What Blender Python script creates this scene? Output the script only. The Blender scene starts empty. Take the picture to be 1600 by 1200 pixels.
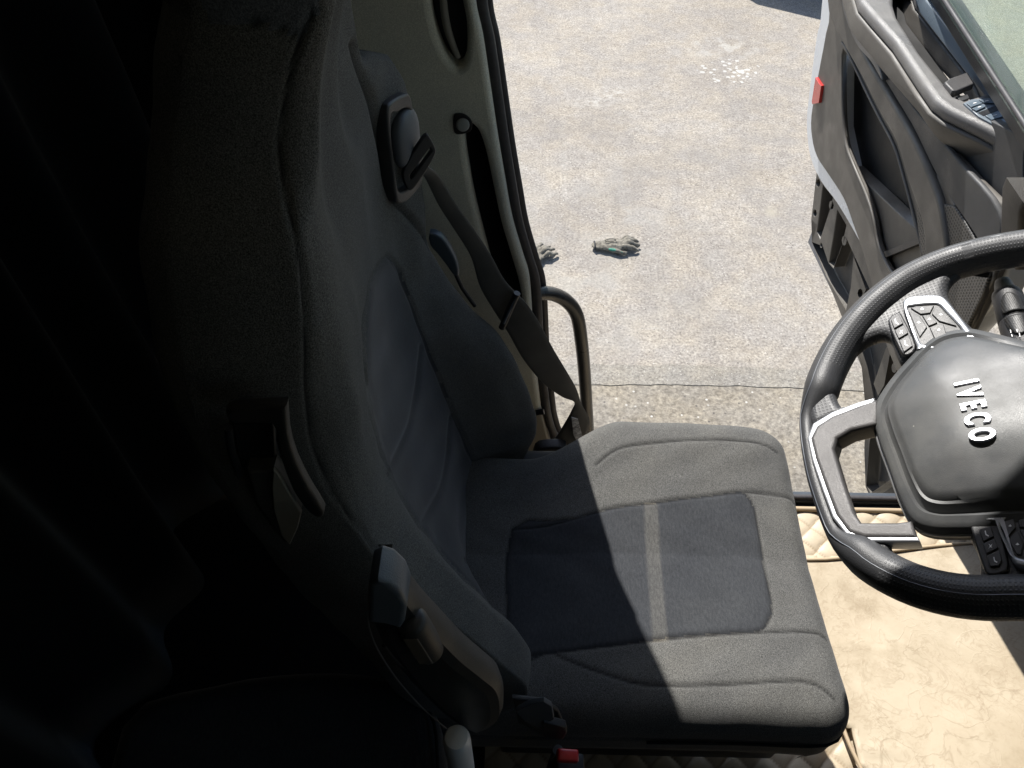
import bpy, bmesh, math, random
import numpy as np
from mathutils import Vector, Matrix
from mathutils.geometry import intersect_point_line
random.seed(4)
S = bpy.context.scene
COL = S.collection
R = math.radians

# ------------------------------------------------------------------ camera
CAM = Vector((-.445, -.553, 2.933)); YAW, PITCH, ROLL = R(1.02), R(49.93), R(-.245); FPX = 1188.0
_h = Vector((-math.sin(YAW), math.cos(YAW), 0)); _r = Vector((math.cos(YAW), math.sin(YAW), 0)); _z = Vector((0, 0, 1))
OPT = _h*math.cos(PITCH) - _z*math.sin(PITCH); _v = -_h*math.sin(PITCH) - _z*math.cos(PITCH)
RIGHT = _r*math.cos(ROLL) + _v*math.sin(ROLL); DOWN = -_r*math.sin(ROLL) + _v*math.cos(ROLL)
cd = bpy.data.cameras.new('camera'); cam = bpy.data.objects.new('camera', cd); COL.objects.link(cam)
cd.sensor_width = 36; cd.lens = FPX/1600*36; cd.clip_start = .02; cd.clip_end = 500
m = Matrix((RIGHT, -DOWN, -OPT)).transposed().to_4x4(); m.translation = CAM; cam.matrix_world = m
S.camera = cam

# ------------------------------------------------------------------ sky, sun, exposure
SUN_DIR = Vector((-.39, 1, 1.24)).normalized()
w = bpy.data.worlds.new('World'); S.world = w; w.use_nodes = True
nt = w.node_tree; nt.nodes.clear()
sk = nt.nodes.new('ShaderNodeTexSky'); sk.sky_type = 'NISHITA'; sk.sun_disc = False
sk.sun_elevation = math.asin(SUN_DIR.z); sk.sun_rotation = math.atan2(SUN_DIR.x, SUN_DIR.y) % (2*math.pi)
bg = nt.nodes.new('ShaderNodeBackground'); bg.inputs[1].default_value = .10
wo = nt.nodes.new('ShaderNodeOutputWorld'); nt.links.new(sk.outputs[0], bg.inputs[0]); nt.links.new(bg.outputs[0], wo.inputs[0])
sl = bpy.data.lights.new('sun', 'SUN'); sl.energy = 4.6; sl.angle = R(.55); sl.color = (1, .965, .91)
so = bpy.data.objects.new('sun', sl); COL.objects.link(so); so.rotation_euler = SUN_DIR.to_track_quat('Z', 'Y').to_euler()
S.view_settings.view_transform = 'Standard'; S.view_settings.look = 'None'; S.view_settings.gamma = 1
S.view_settings.exposure = 1.0

# ------------------------------------------------------------------ frames: where a line of sight meets a real surface
class Frame:
    umax = None
    def __init__(s, O, U, V):
        s.O = Vector(O); s.U = Vector(U).normalized(); V = Vector(V); s.V = (V - s.U*V.dot(s.U)).normalized(); s.N = s.U.cross(s.V)
    def P(s, u, v, e=0): return s.O + s.U*u + s.V*v + s.N*e
    def px(s, x, y, e=0):
        d = OPT + RIGHT*((x-800)/FPX) + DOWN*((y-600)/FPX)
        t = ((s.O + s.N*e) - CAM).dot(s.N)/d.dot(s.N); q = CAM + d*t - s.O
        return (q.dot(s.U), q.dot(s.V))
    def pt(s, x, y, e=0): return s.P(*s.px(x, y, e), e)
    def poly(s, pts, e=0): return [s.px(a, b, e) for a, b in pts]
def proj(P):
    q = Vector(P) - CAM; d = q.dot(OPT); return (800 + FPX*q.dot(RIGHT)/d, 600 + FPX*q.dot(DOWN)/d, d)
def flat(z): return Frame((0, 0, z), (1, 0, 0), (0, 1, 0))
def side(y): return Frame((0, y, 0), (1, 0, 0), (0, 0, 1))
def facing(x): return Frame((x, 0, 0), (0, -1, 0), (0, 0, 1))

# ------------------------------------------------------------------ materials
MATS = {}
def mat(name, col, rough=.5, col2=None, nscale=60, grain=0, gscale=900, metal=0, sheen=0, coat=0, spec=.5, uv=False, extra=None, ndetail=4, big=0, bigscale=6):
    m = bpy.data.materials.new(name); m.use_nodes = True; t = m.node_tree; b = t.nodes['Principled BSDF']; MATS[name] = m
    b.inputs['Base Color'].default_value = (*col, 1); b.inputs['Roughness'].default_value = rough; b.inputs['Metallic'].default_value = metal
    b.inputs['Sheen Weight'].default_value = sheen; b.inputs['Sheen Roughness'].default_value = .4; b.inputs['Coat Weight'].default_value = coat; b.inputs['Specular IOR Level'].default_value = spec
    co = t.nodes.new('ShaderNodeTexCoord'); src = co.outputs['UV' if uv else 'Object']
    colour = None
    if col2:
        n = t.nodes.new('ShaderNodeTexNoise'); n.inputs['Scale'].default_value = nscale; n.inputs['Detail'].default_value = ndetail; n.inputs['Roughness'].default_value = .65
        t.links.new(src, n.inputs['Vector'])
        r = t.nodes.new('ShaderNodeValToRGB'); r.color_ramp.elements[0].position = .35; r.color_ramp.elements[1].position = .65
        r.color_ramp.elements[0].color = (*col, 1); r.color_ramp.elements[1].color = (*col2, 1)
        t.links.new(n.outputs[0], r.inputs[0]); colour = r.outputs[0]
    if colour is not None: t.links.new(colour, b.inputs['Base Color'])
    # wear: roughness never perfectly even
    n3 = t.nodes.new('ShaderNodeTexNoise'); n3.inputs['Scale'].default_value = 14; n3.inputs['Detail'].default_value = 6; t.links.new(src, n3.inputs['Vector'])
    mr = t.nodes.new('ShaderNodeMapRange'); mr.inputs[3].default_value = max(0, rough-.1); mr.inputs[4].default_value = min(1, rough+.1); mr.inputs[1].default_value = .3; mr.inputs[2].default_value = .7
    t.links.new(n3.outputs[0], mr.inputs[0]); t.links.new(mr.outputs[0], b.inputs['Roughness'])
    height = None
    if grain:
        n = t.nodes.new('ShaderNodeTexNoise'); n.inputs['Scale'].default_value = gscale; n.inputs['Detail'].default_value = 2; t.links.new(src, n.inputs['Vector'])
        bp = t.nodes.new('ShaderNodeBump'); bp.inputs['Strength'].default_value = grain; bp.inputs['Distance'].default_value = .001
        t.links.new(n.outputs[0], bp.inputs['Height']); t.links.new(bp.outputs[0], b.inputs['Normal']); height = bp
    if extra: extra(t, b, src, height)
    return m
def N(t, ty, **k):
    n = t.nodes.new(ty)
    for a, v in k.items():
        if a.startswith('i_'): n.inputs[a[2:].replace('_', ' ')].default_value = v
        else: setattr(n, a, v)
    return n
def mix(t, fac, a, b, mode='MIX'):
    n = t.nodes.new('ShaderNodeMix'); n.data_type = 'RGBA'; n.blend_type = mode
    for s, v in ((0, fac), (6, a), (7, b)):
        if hasattr(v, 'is_output'): t.links.new(v, n.inputs[s])
        elif s == 0: n.inputs[0].default_value = v
        else: n.inputs[s].default_value = (*v, 1)
    return n.outputs[2]
def ramp(t, src, p0, p1, c0=(0, 0, 0), c1=(1, 1, 1)):
    r = t.nodes.new('ShaderNodeValToRGB'); r.color_ramp.elements[0].position = p0; r.color_ramp.elements[1].position = p1
    r.color_ramp.elements[0].color = (*c0, 1); r.color_ramp.elements[1].color = (*c1, 1); t.links.new(src, r.inputs[0]); return r.outputs[0]
def weave(freq, amt, angle=35, c0=(.03, .03, .03), c1=(.05, .05, .05), specks=.0):
    def f(t, b, src, h):
        mp = N(t, 'ShaderNodeMapping'); mp.inputs['Rotation'].default_value = (R(20), R(angle), R(angle)); mp.inputs['Scale'].default_value = (1, .35, 1); t.links.new(src, mp.inputs[0])
        w1 = N(t, 'ShaderNodeTexNoise', i_Scale=freq*4.0, i_Detail=3.0, i_Roughness=.7); t.links.new(mp.outputs[0], w1.inputs[0])
        n = N(t, 'ShaderNodeTexNoise', i_Scale=1100.0, i_Detail=2.0); t.links.new(src, n.inputs[0])
        a = N(t, 'ShaderNodeMath', operation='MULTIPLY'); t.links.new(w1.outputs[0], a.inputs[0]); t.links.new(n.outputs[0], a.inputs[1])
        bp = N(t, 'ShaderNodeBump', i_Strength=amt, i_Distance=.0012); t.links.new(a.outputs[0], bp.inputs['Height']); t.links.new(bp.outputs[0], b.inputs['Normal'])
        n2 = N(t, 'ShaderNodeTexNoise', i_Scale=9.0, i_Detail=5.0); t.links.new(src, n2.inputs[0])
        c = ramp(t, a.outputs[0], .14, .38, c0, c1)
        c = mix(t, ramp(t, n2.outputs[0], .35, .7), c, mix(t, 1.0, c, (1.22, 1.2, 1.15), 'MULTIPLY'))
        v = N(t, 'ShaderNodeTexVoronoi', i_Scale=55.0); t.links.new(src, v.inputs[0])     # lint
        l = ramp(t, v.outputs['Distance'], .022, .036, (1, 1, 1), (0, 0, 0))
        v2 = N(t, 'ShaderNodeTexWhiteNoise'); t.links.new(v.outputs['Position'], v2.inputs[0])
        l2 = N(t, 'ShaderNodeMath', operation='MULTIPLY'); t.links.new(l, l2.inputs[0]); t.links.new(ramp(t, v2.outputs[0], .8, .82), l2.inputs[1])
        l3 = N(t, 'ShaderNodeMath', operation='MULTIPLY'); l3.inputs[1].default_value = specks; t.links.new(l2.outputs[0], l3.inputs[0])
        c = mix(t, l3.outputs[0], c, (.4, .4, .36)); at = N(t, 'ShaderNodeAttribute', attribute_name='seam'); c = mix(t, at.outputs['Fac'], c, (.007, .007, .008))
        a2 = N(t, 'ShaderNodeAttribute', attribute_name='stripe'); c = mix(t, a2.outputs['Fac'], c, mix(t, 1.0, c, (2.0, 1.85, 1.6), 'MULTIPLY'))
        t.links.new(c, b.inputs['Base Color'])
    return f
def dusty(amt=.5, scale=45.0):
    def f(t, b, src, h):
        ls = [k for k in t.links if k.to_socket == b.inputs['Base Color']]; c = ls[0].from_socket if ls else tuple(b.inputs['Base Color'].default_value)[:3]
        n = N(t, 'ShaderNodeTexNoise', i_Scale=7.0, i_Detail=8.0, i_Roughness=.7); t.links.new(src, n.inputs[0])
        m1 = N(t, 'ShaderNodeMath', operation='MULTIPLY'); m1.inputs[1].default_value = .22*amt; t.links.new(ramp(t, n.outputs[0], .45, .7), m1.inputs[0])
        c = mix(t, m1.outputs[0], c, (.3, .28, .24))
        v = N(t, 'ShaderNodeTexVoronoi', i_Scale=scale); t.links.new(src, v.inputs[0]); v2 = N(t, 'ShaderNodeTexWhiteNoise'); t.links.new(v.outputs['Position'], v2.inputs[0])
        l2 = N(t, 'ShaderNodeMath', operation='MULTIPLY'); t.links.new(ramp(t, v.outputs['Distance'], .03, .045, (1, 1, 1), (0, 0, 0)), l2.inputs[0]); t.links.new(ramp(t, v2.outputs[0], .75, .77), l2.inputs[1])
        l3 = N(t, 'ShaderNodeMath', operation='MULTIPLY'); l3.inputs[1].default_value = .6*amt; t.links.new(l2.outputs[0], l3.inputs[0])
        t.links.new(mix(t, l3.outputs[0], c, (.5, .48, .42)), b.inputs['Base Color'])
        r = [k for k in t.links if k.to_socket == b.inputs['Roughness']][0].from_node
        r.inputs[3].default_value = max(.1, r.inputs[3].default_value-.08); r.inputs[4].default_value = min(1, r.inputs[4].default_value+.12)
    return f
def dots(pitch, strength, dist, radius=.32, dark=None, col=(.03, .03, .03), mask=None):
    def f(t, b, src, h):
        v = N(t, 'ShaderNodeTexVoronoi', i_Scale=1/pitch, i_Randomness=0.0); v.voronoi_dimensions = '2D'; t.links.new(src, v.inputs[0])
        r = ramp(t, v.outputs['Distance'], radius-.06, radius+.06)
        n = N(t, 'ShaderNodeTexNoise', i_Scale=500.0); t.links.new(src, n.inputs[0])
        a = N(t, 'ShaderNodeMath', operation='MULTIPLY_ADD'); t.links.new(n.outputs[0], a.inputs[0]); a.inputs[1].default_value = .35; t.links.new(r, a.inputs[2])
        bp = N(t, 'ShaderNodeBump', i_Strength=strength, i_Distance=dist); t.links.new(a.outputs[0], bp.inputs['Height']); t.links.new(bp.outputs[0], b.inputs['Normal'])
        if dark: t.links.new(mix(t, r, dark, col), b.inputs['Base Color'])
    return f

FAB = mat('seat_fabric', (.04, .04, .042), .95, sheen=.08, spec=.1, extra=weave(330, .6, c0=(.034, .034, .034), c1=(.15, .15, .146), specks=.5))
VEL = mat('velvet_fabric', (.02, .022, .027), .85, sheen=.3, spec=.2, extra=weave(90, .3, c0=(.022, .024, .028), c1=(.042, .045, .051), specks=.8))
CAPF = mat('cap_fabric', (.03, .032, .038), .9, sheen=.4, spec=.2, extra=weave(160, .6, c0=(.045, .05, .06), c1=(.12, .13, .15), specks=.2))
STRIPE = mat('woven_stripe', (.09, .09, .088), .9, sheen=.3, spec=.2, extra=weave(90, .4, c0=(.055, .055, .053), c1=(.085, .085, .08)))
SEAM = mat('seam_thread', (.012, .012, .013), .9, spec=.2)
PLB = mat('black_plastic', (.018, .018, .02), .42, grain=.35, gscale=1400)
PLD = mat('dark_grey_plastic', (.03, .03, .032), .45, col2=(.037, .037, .038), grain=.3, gscale=1300)
PLG = mat('grey_door_plastic', (.084, .077, .068), .5, col2=(.094, .087, .077), nscale=25, grain=.35, gscale=1200, extra=dusty(.5))
PLG2 = mat('charcoal_door_plastic', (.032, .033, .036), .55, col2=(.042, .043, .046), nscale=18, grain=.5, gscale=1000, extra=dusty(.6))
PLL = mat('satin_armrest_plastic', (.13, .125, .123), .38, col2=(.15, .146, .143), nscale=30, grain=.5, gscale=1500, extra=dusty(.5))
POCK = mat('pocket_plastic', (.010, .010, .010), .6, grain=.2)
PAINT = mat('white_paint', (.68, .72, .76), .25, coat=.6, col2=(.72, .75, .78), nscale=8)
RED = mat('red_reflector', (.5, .03, .025), .25, coat=.5)
REDB = mat('red_button', (.42, .01, .015), .3, coat=.3)
TRIM = mat('headliner_fabric', (.45, .43, .35), .95, sheen=.3, spec=.1, extra=weave(150, .6, c0=(.44, .44, .385), c1=(.68, .68, .595)))
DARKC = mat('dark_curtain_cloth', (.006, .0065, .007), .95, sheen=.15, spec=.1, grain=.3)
RUB = mat('rubber_seal', (.03, .029, .033), .6, col2=(.045, .042, .046), nscale=90, grain=.2)
LEA = mat('perforated_leather', (.042, .043, .046), .52, uv=True, extra=dots(.0044, .5, .0007, radius=.24))
LEA2 = mat('smooth_leather', (.036, .037, .040), .45, grain=.35, gscale=900)
HUB = mat('hub_plastic', (.062, .065, .067), .45, col2=(.07, .072, .075), nscale=20, grain=.25, gscale=1500, extra=dusty(.6))
SILV = mat('satin_silver', (.32, .33, .35), .33, metal=.6, grain=.1)
SILV2 = mat('brushed_grey', (.075, .072, .072), .42, metal=.2, grain=.4, gscale=1600)
WHT = mat('white_print', (.8, .8, .8), .5)
CHR = mat('letter_chrome', (.85, .86, .9), .25, metal=.35)
POST = mat('anodised_post', (.8, .8, .78), .35, metal=.15, grain=.1)
def belt_nodes(t, b, src, h=None):
    w1 = N(t, 'ShaderNodeTexWave', i_Scale=160.0, i_Distortion=.3); w1.bands_direction = 'X'; t.links.new(src, w1.inputs[0])
    bp = N(t, 'ShaderNodeBump', i_Strength=.3, i_Distance=.0005); t.links.new(w1.outputs[1], bp.inputs['Height']); t.links.new(bp.outputs[0], b.inputs['Normal'])
    n = N(t, 'ShaderNodeTexNoise', i_Scale=18.0, i_Detail=5.0); t.links.new(src, n.inputs[0])
    t.links.new(ramp(t, n.outputs[0], .3, .7, (.06, .057, .053), (.105, .10, .09)), b.inputs['Base Color'])
BELT = mat('belt_webbing', (.05, .048, .045), .7, uv=True, sheen=.2, extra=belt_nodes)
LABEL = mat('printed_label', (.6, .62, .65), .3, col2=(.15, .15, .17), nscale=120)
GRILL = mat('speaker_grille', (.09, .085, .08), .5, uv=True, extra=dots(.0075, .6, .001, radius=.3, dark=(.006, .006, .006), col=(.075, .071, .066)))
GRILL2 = mat('knurled_pad', (.02, .02, .02), .5, uv=True, extra=dots(.0016, .9, .0008, radius=.3))
GLOVE = mat('glove_fabric', (.085, .076, .06), .9, col2=(.22, .20, .16), nscale=70, grain=.8, gscale=500, sheen=.2)
GREEN = mat('green_glove_trim', (.02, .17, .12), .7, col2=(.05, .24, .17), nscale=120, grain=.4)
CONC = mat('concrete', (.3, .29, .27), .9, col2=(.38, .37, .34), nscale=8, grain=.6, gscale=150)
def mat_floor(t, b, src, h):
    n = N(t, 'ShaderNodeTexNoise', i_Scale=4.0, i_Detail=8.0, i_Distortion=.8, i_Roughness=.62); t.links.new(src, n.inputs[0])
    c = ramp(t, n.outputs[0], .36, .64, (.35, .288, .203), (.425, .362, .268))
    hs = []
    for sc, dist, wd, k, colr in ((12.0, 1.2, .022, .40, (.22, .165, .105)), (30.0, 1.2, .04, .40, (.24, .18, .115)), (70.0, 1.0, .05, .38, (.26, .2, .13))):
        n2 = N(t, 'ShaderNodeTexNoise', i_Scale=sc, i_Detail=5.0, i_Distortion=dist); t.links.new(src, n2.inputs[0])
        v = N(t, 'ShaderNodeMath', operation='SUBTRACT'); t.links.new(n2.outputs[0], v.inputs[0]); v.inputs[1].default_value = .5
        v2 = N(t, 'ShaderNodeMath', operation='ABSOLUTE'); t.links.new(v.outputs[0], v2.inputs[0])
        cr = ramp(t, v2.outputs[0], .0, wd, (1, 1, 1), (0, 0, 0))
        n3 = N(t, 'ShaderNodeTexNoise', i_Scale=sc*.35, i_Detail=3.0); t.links.new(src, n3.inputs[0])
        m0 = N(t, 'ShaderNodeMath', operation='MULTIPLY'); t.links.new(ramp(t, n3.outputs[0], .45, .62), m0.inputs[1]); t.links.new(cr, m0.inputs[0])
        m1 = N(t, 'ShaderNodeMath', operation='MULTIPLY'); t.links.new(m0.outputs[0], m1.inputs[0]); m1.inputs[1].default_value = k
        c = mix(t, m1.outputs[0], c, colr); hs.append(cr)
    n4 = N(t, 'ShaderNodeTexNoise', i_Scale=9.0, i_Detail=7.0, i_Roughness=.7); t.links.new(src, n4.inputs[0])
    c = mix(t, ramp(t, n4.outputs[0], .52, .7), c, mix(t, 1.0, c, (.78, .76, .72), 'MULTIPLY'))
    t.links.new(c, b.inputs['Base Color'])
    a = N(t, 'ShaderNodeMath', operation='MULTIPLY_ADD'); t.links.new(n4.outputs[0], a.inputs[0]); a.inputs[1].default_value = 1.5; t.links.new(hs[0], a.inputs[2])
    bp = N(t, 'ShaderNodeBump', i_Strength=.2, i_Distance=.001); t.links.new(a.outputs[0], bp.inputs['Height']); t.links.new(bp.outputs[0], b.inputs['Normal'])
MATF = mat('beige_mat_vinyl', (.6, .45, .28), .55, extra=mat_floor)
def quilt_seam(t, b, src, h):
    at = N(t, 'ShaderNodeAttribute', attribute_name='seam'); l = [k for k in t.links if k.to_socket == b.inputs['Base Color']][0].from_socket
    t.links.new(mix(t, at.outputs['Fac'], l, (.16, .11, .06)), b.inputs['Base Color'])
QUILT = mat('quilted_mat_vinyl', (.37, .305, .215), .5, col2=(.45, .38, .28), nscale=14, grain=.3, gscale=500, extra=quilt_seam)
def asphalt(c0, c1, spk, agg):
    def f(t, b, src, h):
        n = N(t, 'ShaderNodeTexNoise', i_Scale=1.3, i_Detail=8.0, i_Roughness=.6); t.links.new(src, n.inputs[0])
        n2 = N(t, 'ShaderNodeTexNoise', i_Scale=agg, i_Detail=3.0, i_Roughness=.75); t.links.new(src, n2.inputs[0])
        n5 = N(t, 'ShaderNodeTexNoise', i_Scale=5.0, i_Detail=6.0); t.links.new(src, n5.inputs[0])
        c = ramp(t, n.outputs[0], .35, .68, c0, c1)
        c = mix(t, ramp(t, n5.outputs[0], .4, .62), c, mix(t, 1.0, c, (1.12, 1.09, 1.02), 'MULTIPLY'))
        c = mix(t, 1.0, c, ramp(t, n2.outputs[0], .33, .67, (.60, .59, .58), (1.38, 1.38, 1.36)), 'MULTIPLY')
        n7 = N(t, 'ShaderNodeTexNoise', i_Scale=19.0, i_Detail=5.0, i_Roughness=.75, i_Distortion=.6); t.links.new(src, n7.inputs[0])
        c = mix(t, 1.0, c, ramp(t, n7.outputs[0], .34, .66, (.84, .82, .80), (1.16, 1.16, 1.15)), 'MULTIPLY')
        v = N(t, 'ShaderNodeTexVoronoi', i_Scale=spk); t.links.new(src, v.inputs[0])
        wn = N(t, 'ShaderNodeTexWhiteNoise'); t.links.new(v.outputs['Position'], wn.inputs[0])
        s = N(t, 'ShaderNodeMath', operation='MULTIPLY'); t.links.new(ramp(t, v.outputs['Distance'], .22, .34, (1, 1, 1), (0, 0, 0)), s.inputs[0]); t.links.new(ramp(t, wn.outputs[0], .92, .97), s.inputs[1])
        c = mix(t, s.outputs[0], c, (.42, .40, .36))
        d = N(t, 'ShaderNodeMath', operation='MULTIPLY'); t.links.new(ramp(t, v.outputs['Distance'], .22, .34, (1, 1, 1), (0, 0, 0)), d.inputs[0]); t.links.new(ramp(t, wn.outputs[0], .06, .11, (1, 1, 1), (0, 0, 0)), d.inputs[1])
        c = mix(t, d.outputs[0], c, (.09, .08, .07))
        # worn chalky blotches, one spilled-paint patch and two scuffed lines
        def blob(x, y, sx, sy, ang=0, hard=.3):
            mp = N(t, 'ShaderNodeMapping', vector_type='TEXTURE'); mp.inputs['Location'].default_value = (x, y, 0); mp.inputs['Rotation'].default_value = (0, 0, R(ang)); mp.inputs['Scale'].default_value = (sx, sy, 50)
            t.links.new(src, mp.inputs[0]); l = N(t, 'ShaderNodeVectorMath', operation='LENGTH'); t.links.new(mp.outputs[0], l.inputs[0])
            return ramp(t, l.outputs['Value'], hard, 1.0, (1, 1, 1), (0, 0, 0))
        def put(c, mask, detail, lo, hi, colr, k=1.0):
            nn = N(t, 'ShaderNodeTexNoise', i_Scale=detail, i_Detail=3.0); t.links.new(src, nn.inputs[0])
            mm = N(t, 'ShaderNodeMath', operation='MULTIPLY'); t.links.new(mask, mm.inputs[0]); t.links.new(ramp(t, nn.outputs[0], lo, hi), mm.inputs[1])
            m2 = N(t, 'ShaderNodeMath', operation='MULTIPLY'); t.links.new(mm.outputs[0], m2.inputs[0]); m2.inputs[1].default_value = k
            return mix(t, m2.outputs[0], c, colr)
        vp = N(t, 'ShaderNodeTexVoronoi', i_Scale=30.0); t.links.new(src, vp.inputs[0]); wp_ = N(t, 'ShaderNodeTexWhiteNoise'); t.links.new(vp.outputs['Position'], wp_.inputs[0])
        ch = N(t, 'ShaderNodeMath', operation='MULTIPLY'); t.links.new(ramp(t, vp.outputs['Distance'], .42, .55, (1, 1, 1), (0, 0, 0)), ch.inputs[0]); bl_ = N(t, 'ShaderNodeMath', operation='ADD'); t.links.new(blob(1.12, 5.1, .36, .26, -8, 0), bl_.inputs[0]); t.links.new(wp_.outputs[0], bl_.inputs[1])
        t.links.new(ramp(t, bl_.outputs[0], .98, 1.0) if False else bl_.outputs[0], (gt := N(t, 'ShaderNodeMath', operation='GREATER_THAN')).inputs[0]); gt.inputs[1].default_value = 1.18; t.links.new(gt.outputs[0], ch.inputs[1])
        c = mix(t, ch.outputs[0], c, (.40, .39, .36))
        c = put(c, blob(1.1, 5.5, .5, .3, 0, .1), 9, .5, .6, (.4, .39, .36), .5)
        c = put(c, blob(.22, 4.75, .22, .14, 0, .1), 20, .45, .6, (.42, .41, .38), .5)
        c = put(c, blob(.03, 4.62, .22, .1, 0, .1), 20, .45, .6, (.42, .41, .38), .5)
        c = put(c, blob(.19, 3.45, .05, .6, 3, .0), 30, .42, .6, (.34, .33, .3), .4)
        c = put(c, blob(-.18, 3.9, .04, .6, 0, .0), 30, .42, .6, (.33, .32, .29), .35)
        c = put(c, blob(.05, 2.95, .07, .07, 0, .1), 20, .2, .5, (.42, .38, .28), .5)
        c = put(c, blob(1.1, 3.35, .06, .08, 0, .1), 20, .2, .5, (.42, .38, .28), .5)
        c = put(c, blob(.25, 2.32, .10, .012, 4, .0), 25, .3, .6, (.42, .4, .36), .6)
        c = put(c, blob(.5, 3.6, 3.2, 2.2, 10, .1), 2.2, .45, .6, (.165, .152, .138), .35)
        c = put(c, blob(-.2, 2.9, 1.4, 1.2, 10, .1), 3.5, .5, .62, (.30, .29, .265), .45)
        t.links.new(c, b.inputs['Base Color'])
        bp = N(t, 'ShaderNodeBump', i_Strength=.8, i_Distance=.006); t.links.new(n2.outputs[0], bp.inputs['Height']); t.links.new(bp.outputs[0], b.inputs['Normal'])
    return f
ASP = mat('old_asphalt', (.3, .29, .27), .95, extra=asphalt((.222, .204, .184), (.272, .253, .229), 75, 70))
ASP2 = mat('coarse_aggregate', (.3, .27, .24), .95, extra=asphalt((.165, .149, .126), (.23, .21, .178), 48, 42))
ASP3 = mat('worn_joint', (.33, .33, .31), .95, extra=asphalt((.19, .178, .16), (.225, .212, .19), 100, 90))
gm = bpy.data.materials.new('tinted_glass'); gm.use_nodes = True; t = gm.node_tree; t.nodes.clear()
o_ = t.nodes.new('ShaderNodeOutputMaterial'); tr = t.nodes.new('ShaderNodeBsdfTransparent'); tr.inputs[0].default_value = (.84, .93, .87, 1)
gl = t.nodes.new('ShaderNodeBsdfGlossy'); gl.inputs['Roughness'].default_value = .02; lw = t.nodes.new('ShaderNodeLayerWeight'); p4 = t.nodes.new('ShaderNodeMath'); p4.operation = 'POWER'; p4.inputs[1].default_value = 4; fr = t.nodes.new('ShaderNodeMath'); fr.operation = 'MULTIPLY_ADD'; fr.inputs[1].default_value = .5; fr.inputs[2].default_value = .03; t.links.new(lw.outputs['Facing'], p4.inputs[0]); t.links.new(p4.outputs[0], fr.inputs[0])
df = t.nodes.new('ShaderNodeBsdfDiffuse'); df.inputs[0].default_value = (.6, .65, .6, 1)
mx0 = t.nodes.new('ShaderNodeMixShader'); mx0.inputs[0].default_value = .12; t.links.new(tr.outputs[0], mx0.inputs[1]); t.links.new(df.outputs[0], mx0.inputs[2])
mx = t.nodes.new('ShaderNodeMixShader'); t.links.new(fr.outputs[0], mx.inputs[0]); t.links.new(mx0.outputs[0], mx.inputs[1]); t.links.new(gl.outputs[0], mx.inputs[2]); t.links.new(mx.outputs[0], o_.inputs[0])
GLASS = gm
GLASSC = gm.copy(); GLASSC.name = 'clear_glass'
for n_ in GLASSC.node_tree.nodes:
    if n_.type == 'BSDF_TRANSPARENT': n_.inputs[0].default_value = (.72, .75, .75, 1)
    if n_.type == 'MIX_SHADER' and not n_.inputs[0].is_linked: n_.inputs[0].default_value = .03

# ------------------------------------------------------------------ mesh helpers
def link(name, me, mats, parent=None, smooth=35):
    o = bpy.data.objects.new(name, me); COL.objects.link(o)
    for mm in (mats if isinstance(mats, (list, tuple)) else [mats]): me.materials.append(mm)
    if parent is not None:
        o.parent = parent; o.matrix_parent_inverse = Matrix.Translation(-parent.location) if parent.type == 'EMPTY' else Matrix()
    if smooth:
        me.shade_smooth(); me.set_sharp_from_angle(angle=R(smooth))
    return o
def empty(name, loc, label, cat, group=None):
    o = bpy.data.objects.new(name, None); COL.objects.link(o); o.location = loc; o.empty_display_size = .05
    return tag(o, label, cat, group)
def tag(o, label, cat, group=None, kind=None):
    if label: o['label'] = label
    if cat: o['category'] = cat
    if group: o['group'] = group
    if kind: o['kind'] = kind
    return o
def from_pydata(name, V, F, mats, parent=None, smooth=35, uv=None):
    me = bpy.data.meshes.new(name); me.from_pydata([tuple(v) for v in V], [], F); me.update()
    if uv:
        l = me.uv_layers.new(name='UVMap')
        for p in me.polygons:
            for li in p.loop_indices: l.data[li].uv = uv[me.loops[li].vertex_index]
    return link(name, me, mats, parent, smooth)
def catmull(P, n=6, closed=False):
    P = [Vector(p) for p in P]; out = []; L = len(P)
    for i in range(L if closed else L-1):
        p0 = P[(i-1) % L] if closed or i > 0 else P[0]; p1 = P[i]; p2 = P[(i+1) % L]; p3 = P[(i+2) % L] if closed or i+2 < L else P[-1]
        for k in range(n):
            s = k/n; out.append(.5*((2*p1) + (-p0+p2)*s + (2*p0-5*p1+4*p2-p3)*s*s + (-p0+3*p1-3*p2+p3)*s**3))
    if not closed: out.append(P[-1])
    return out
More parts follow.
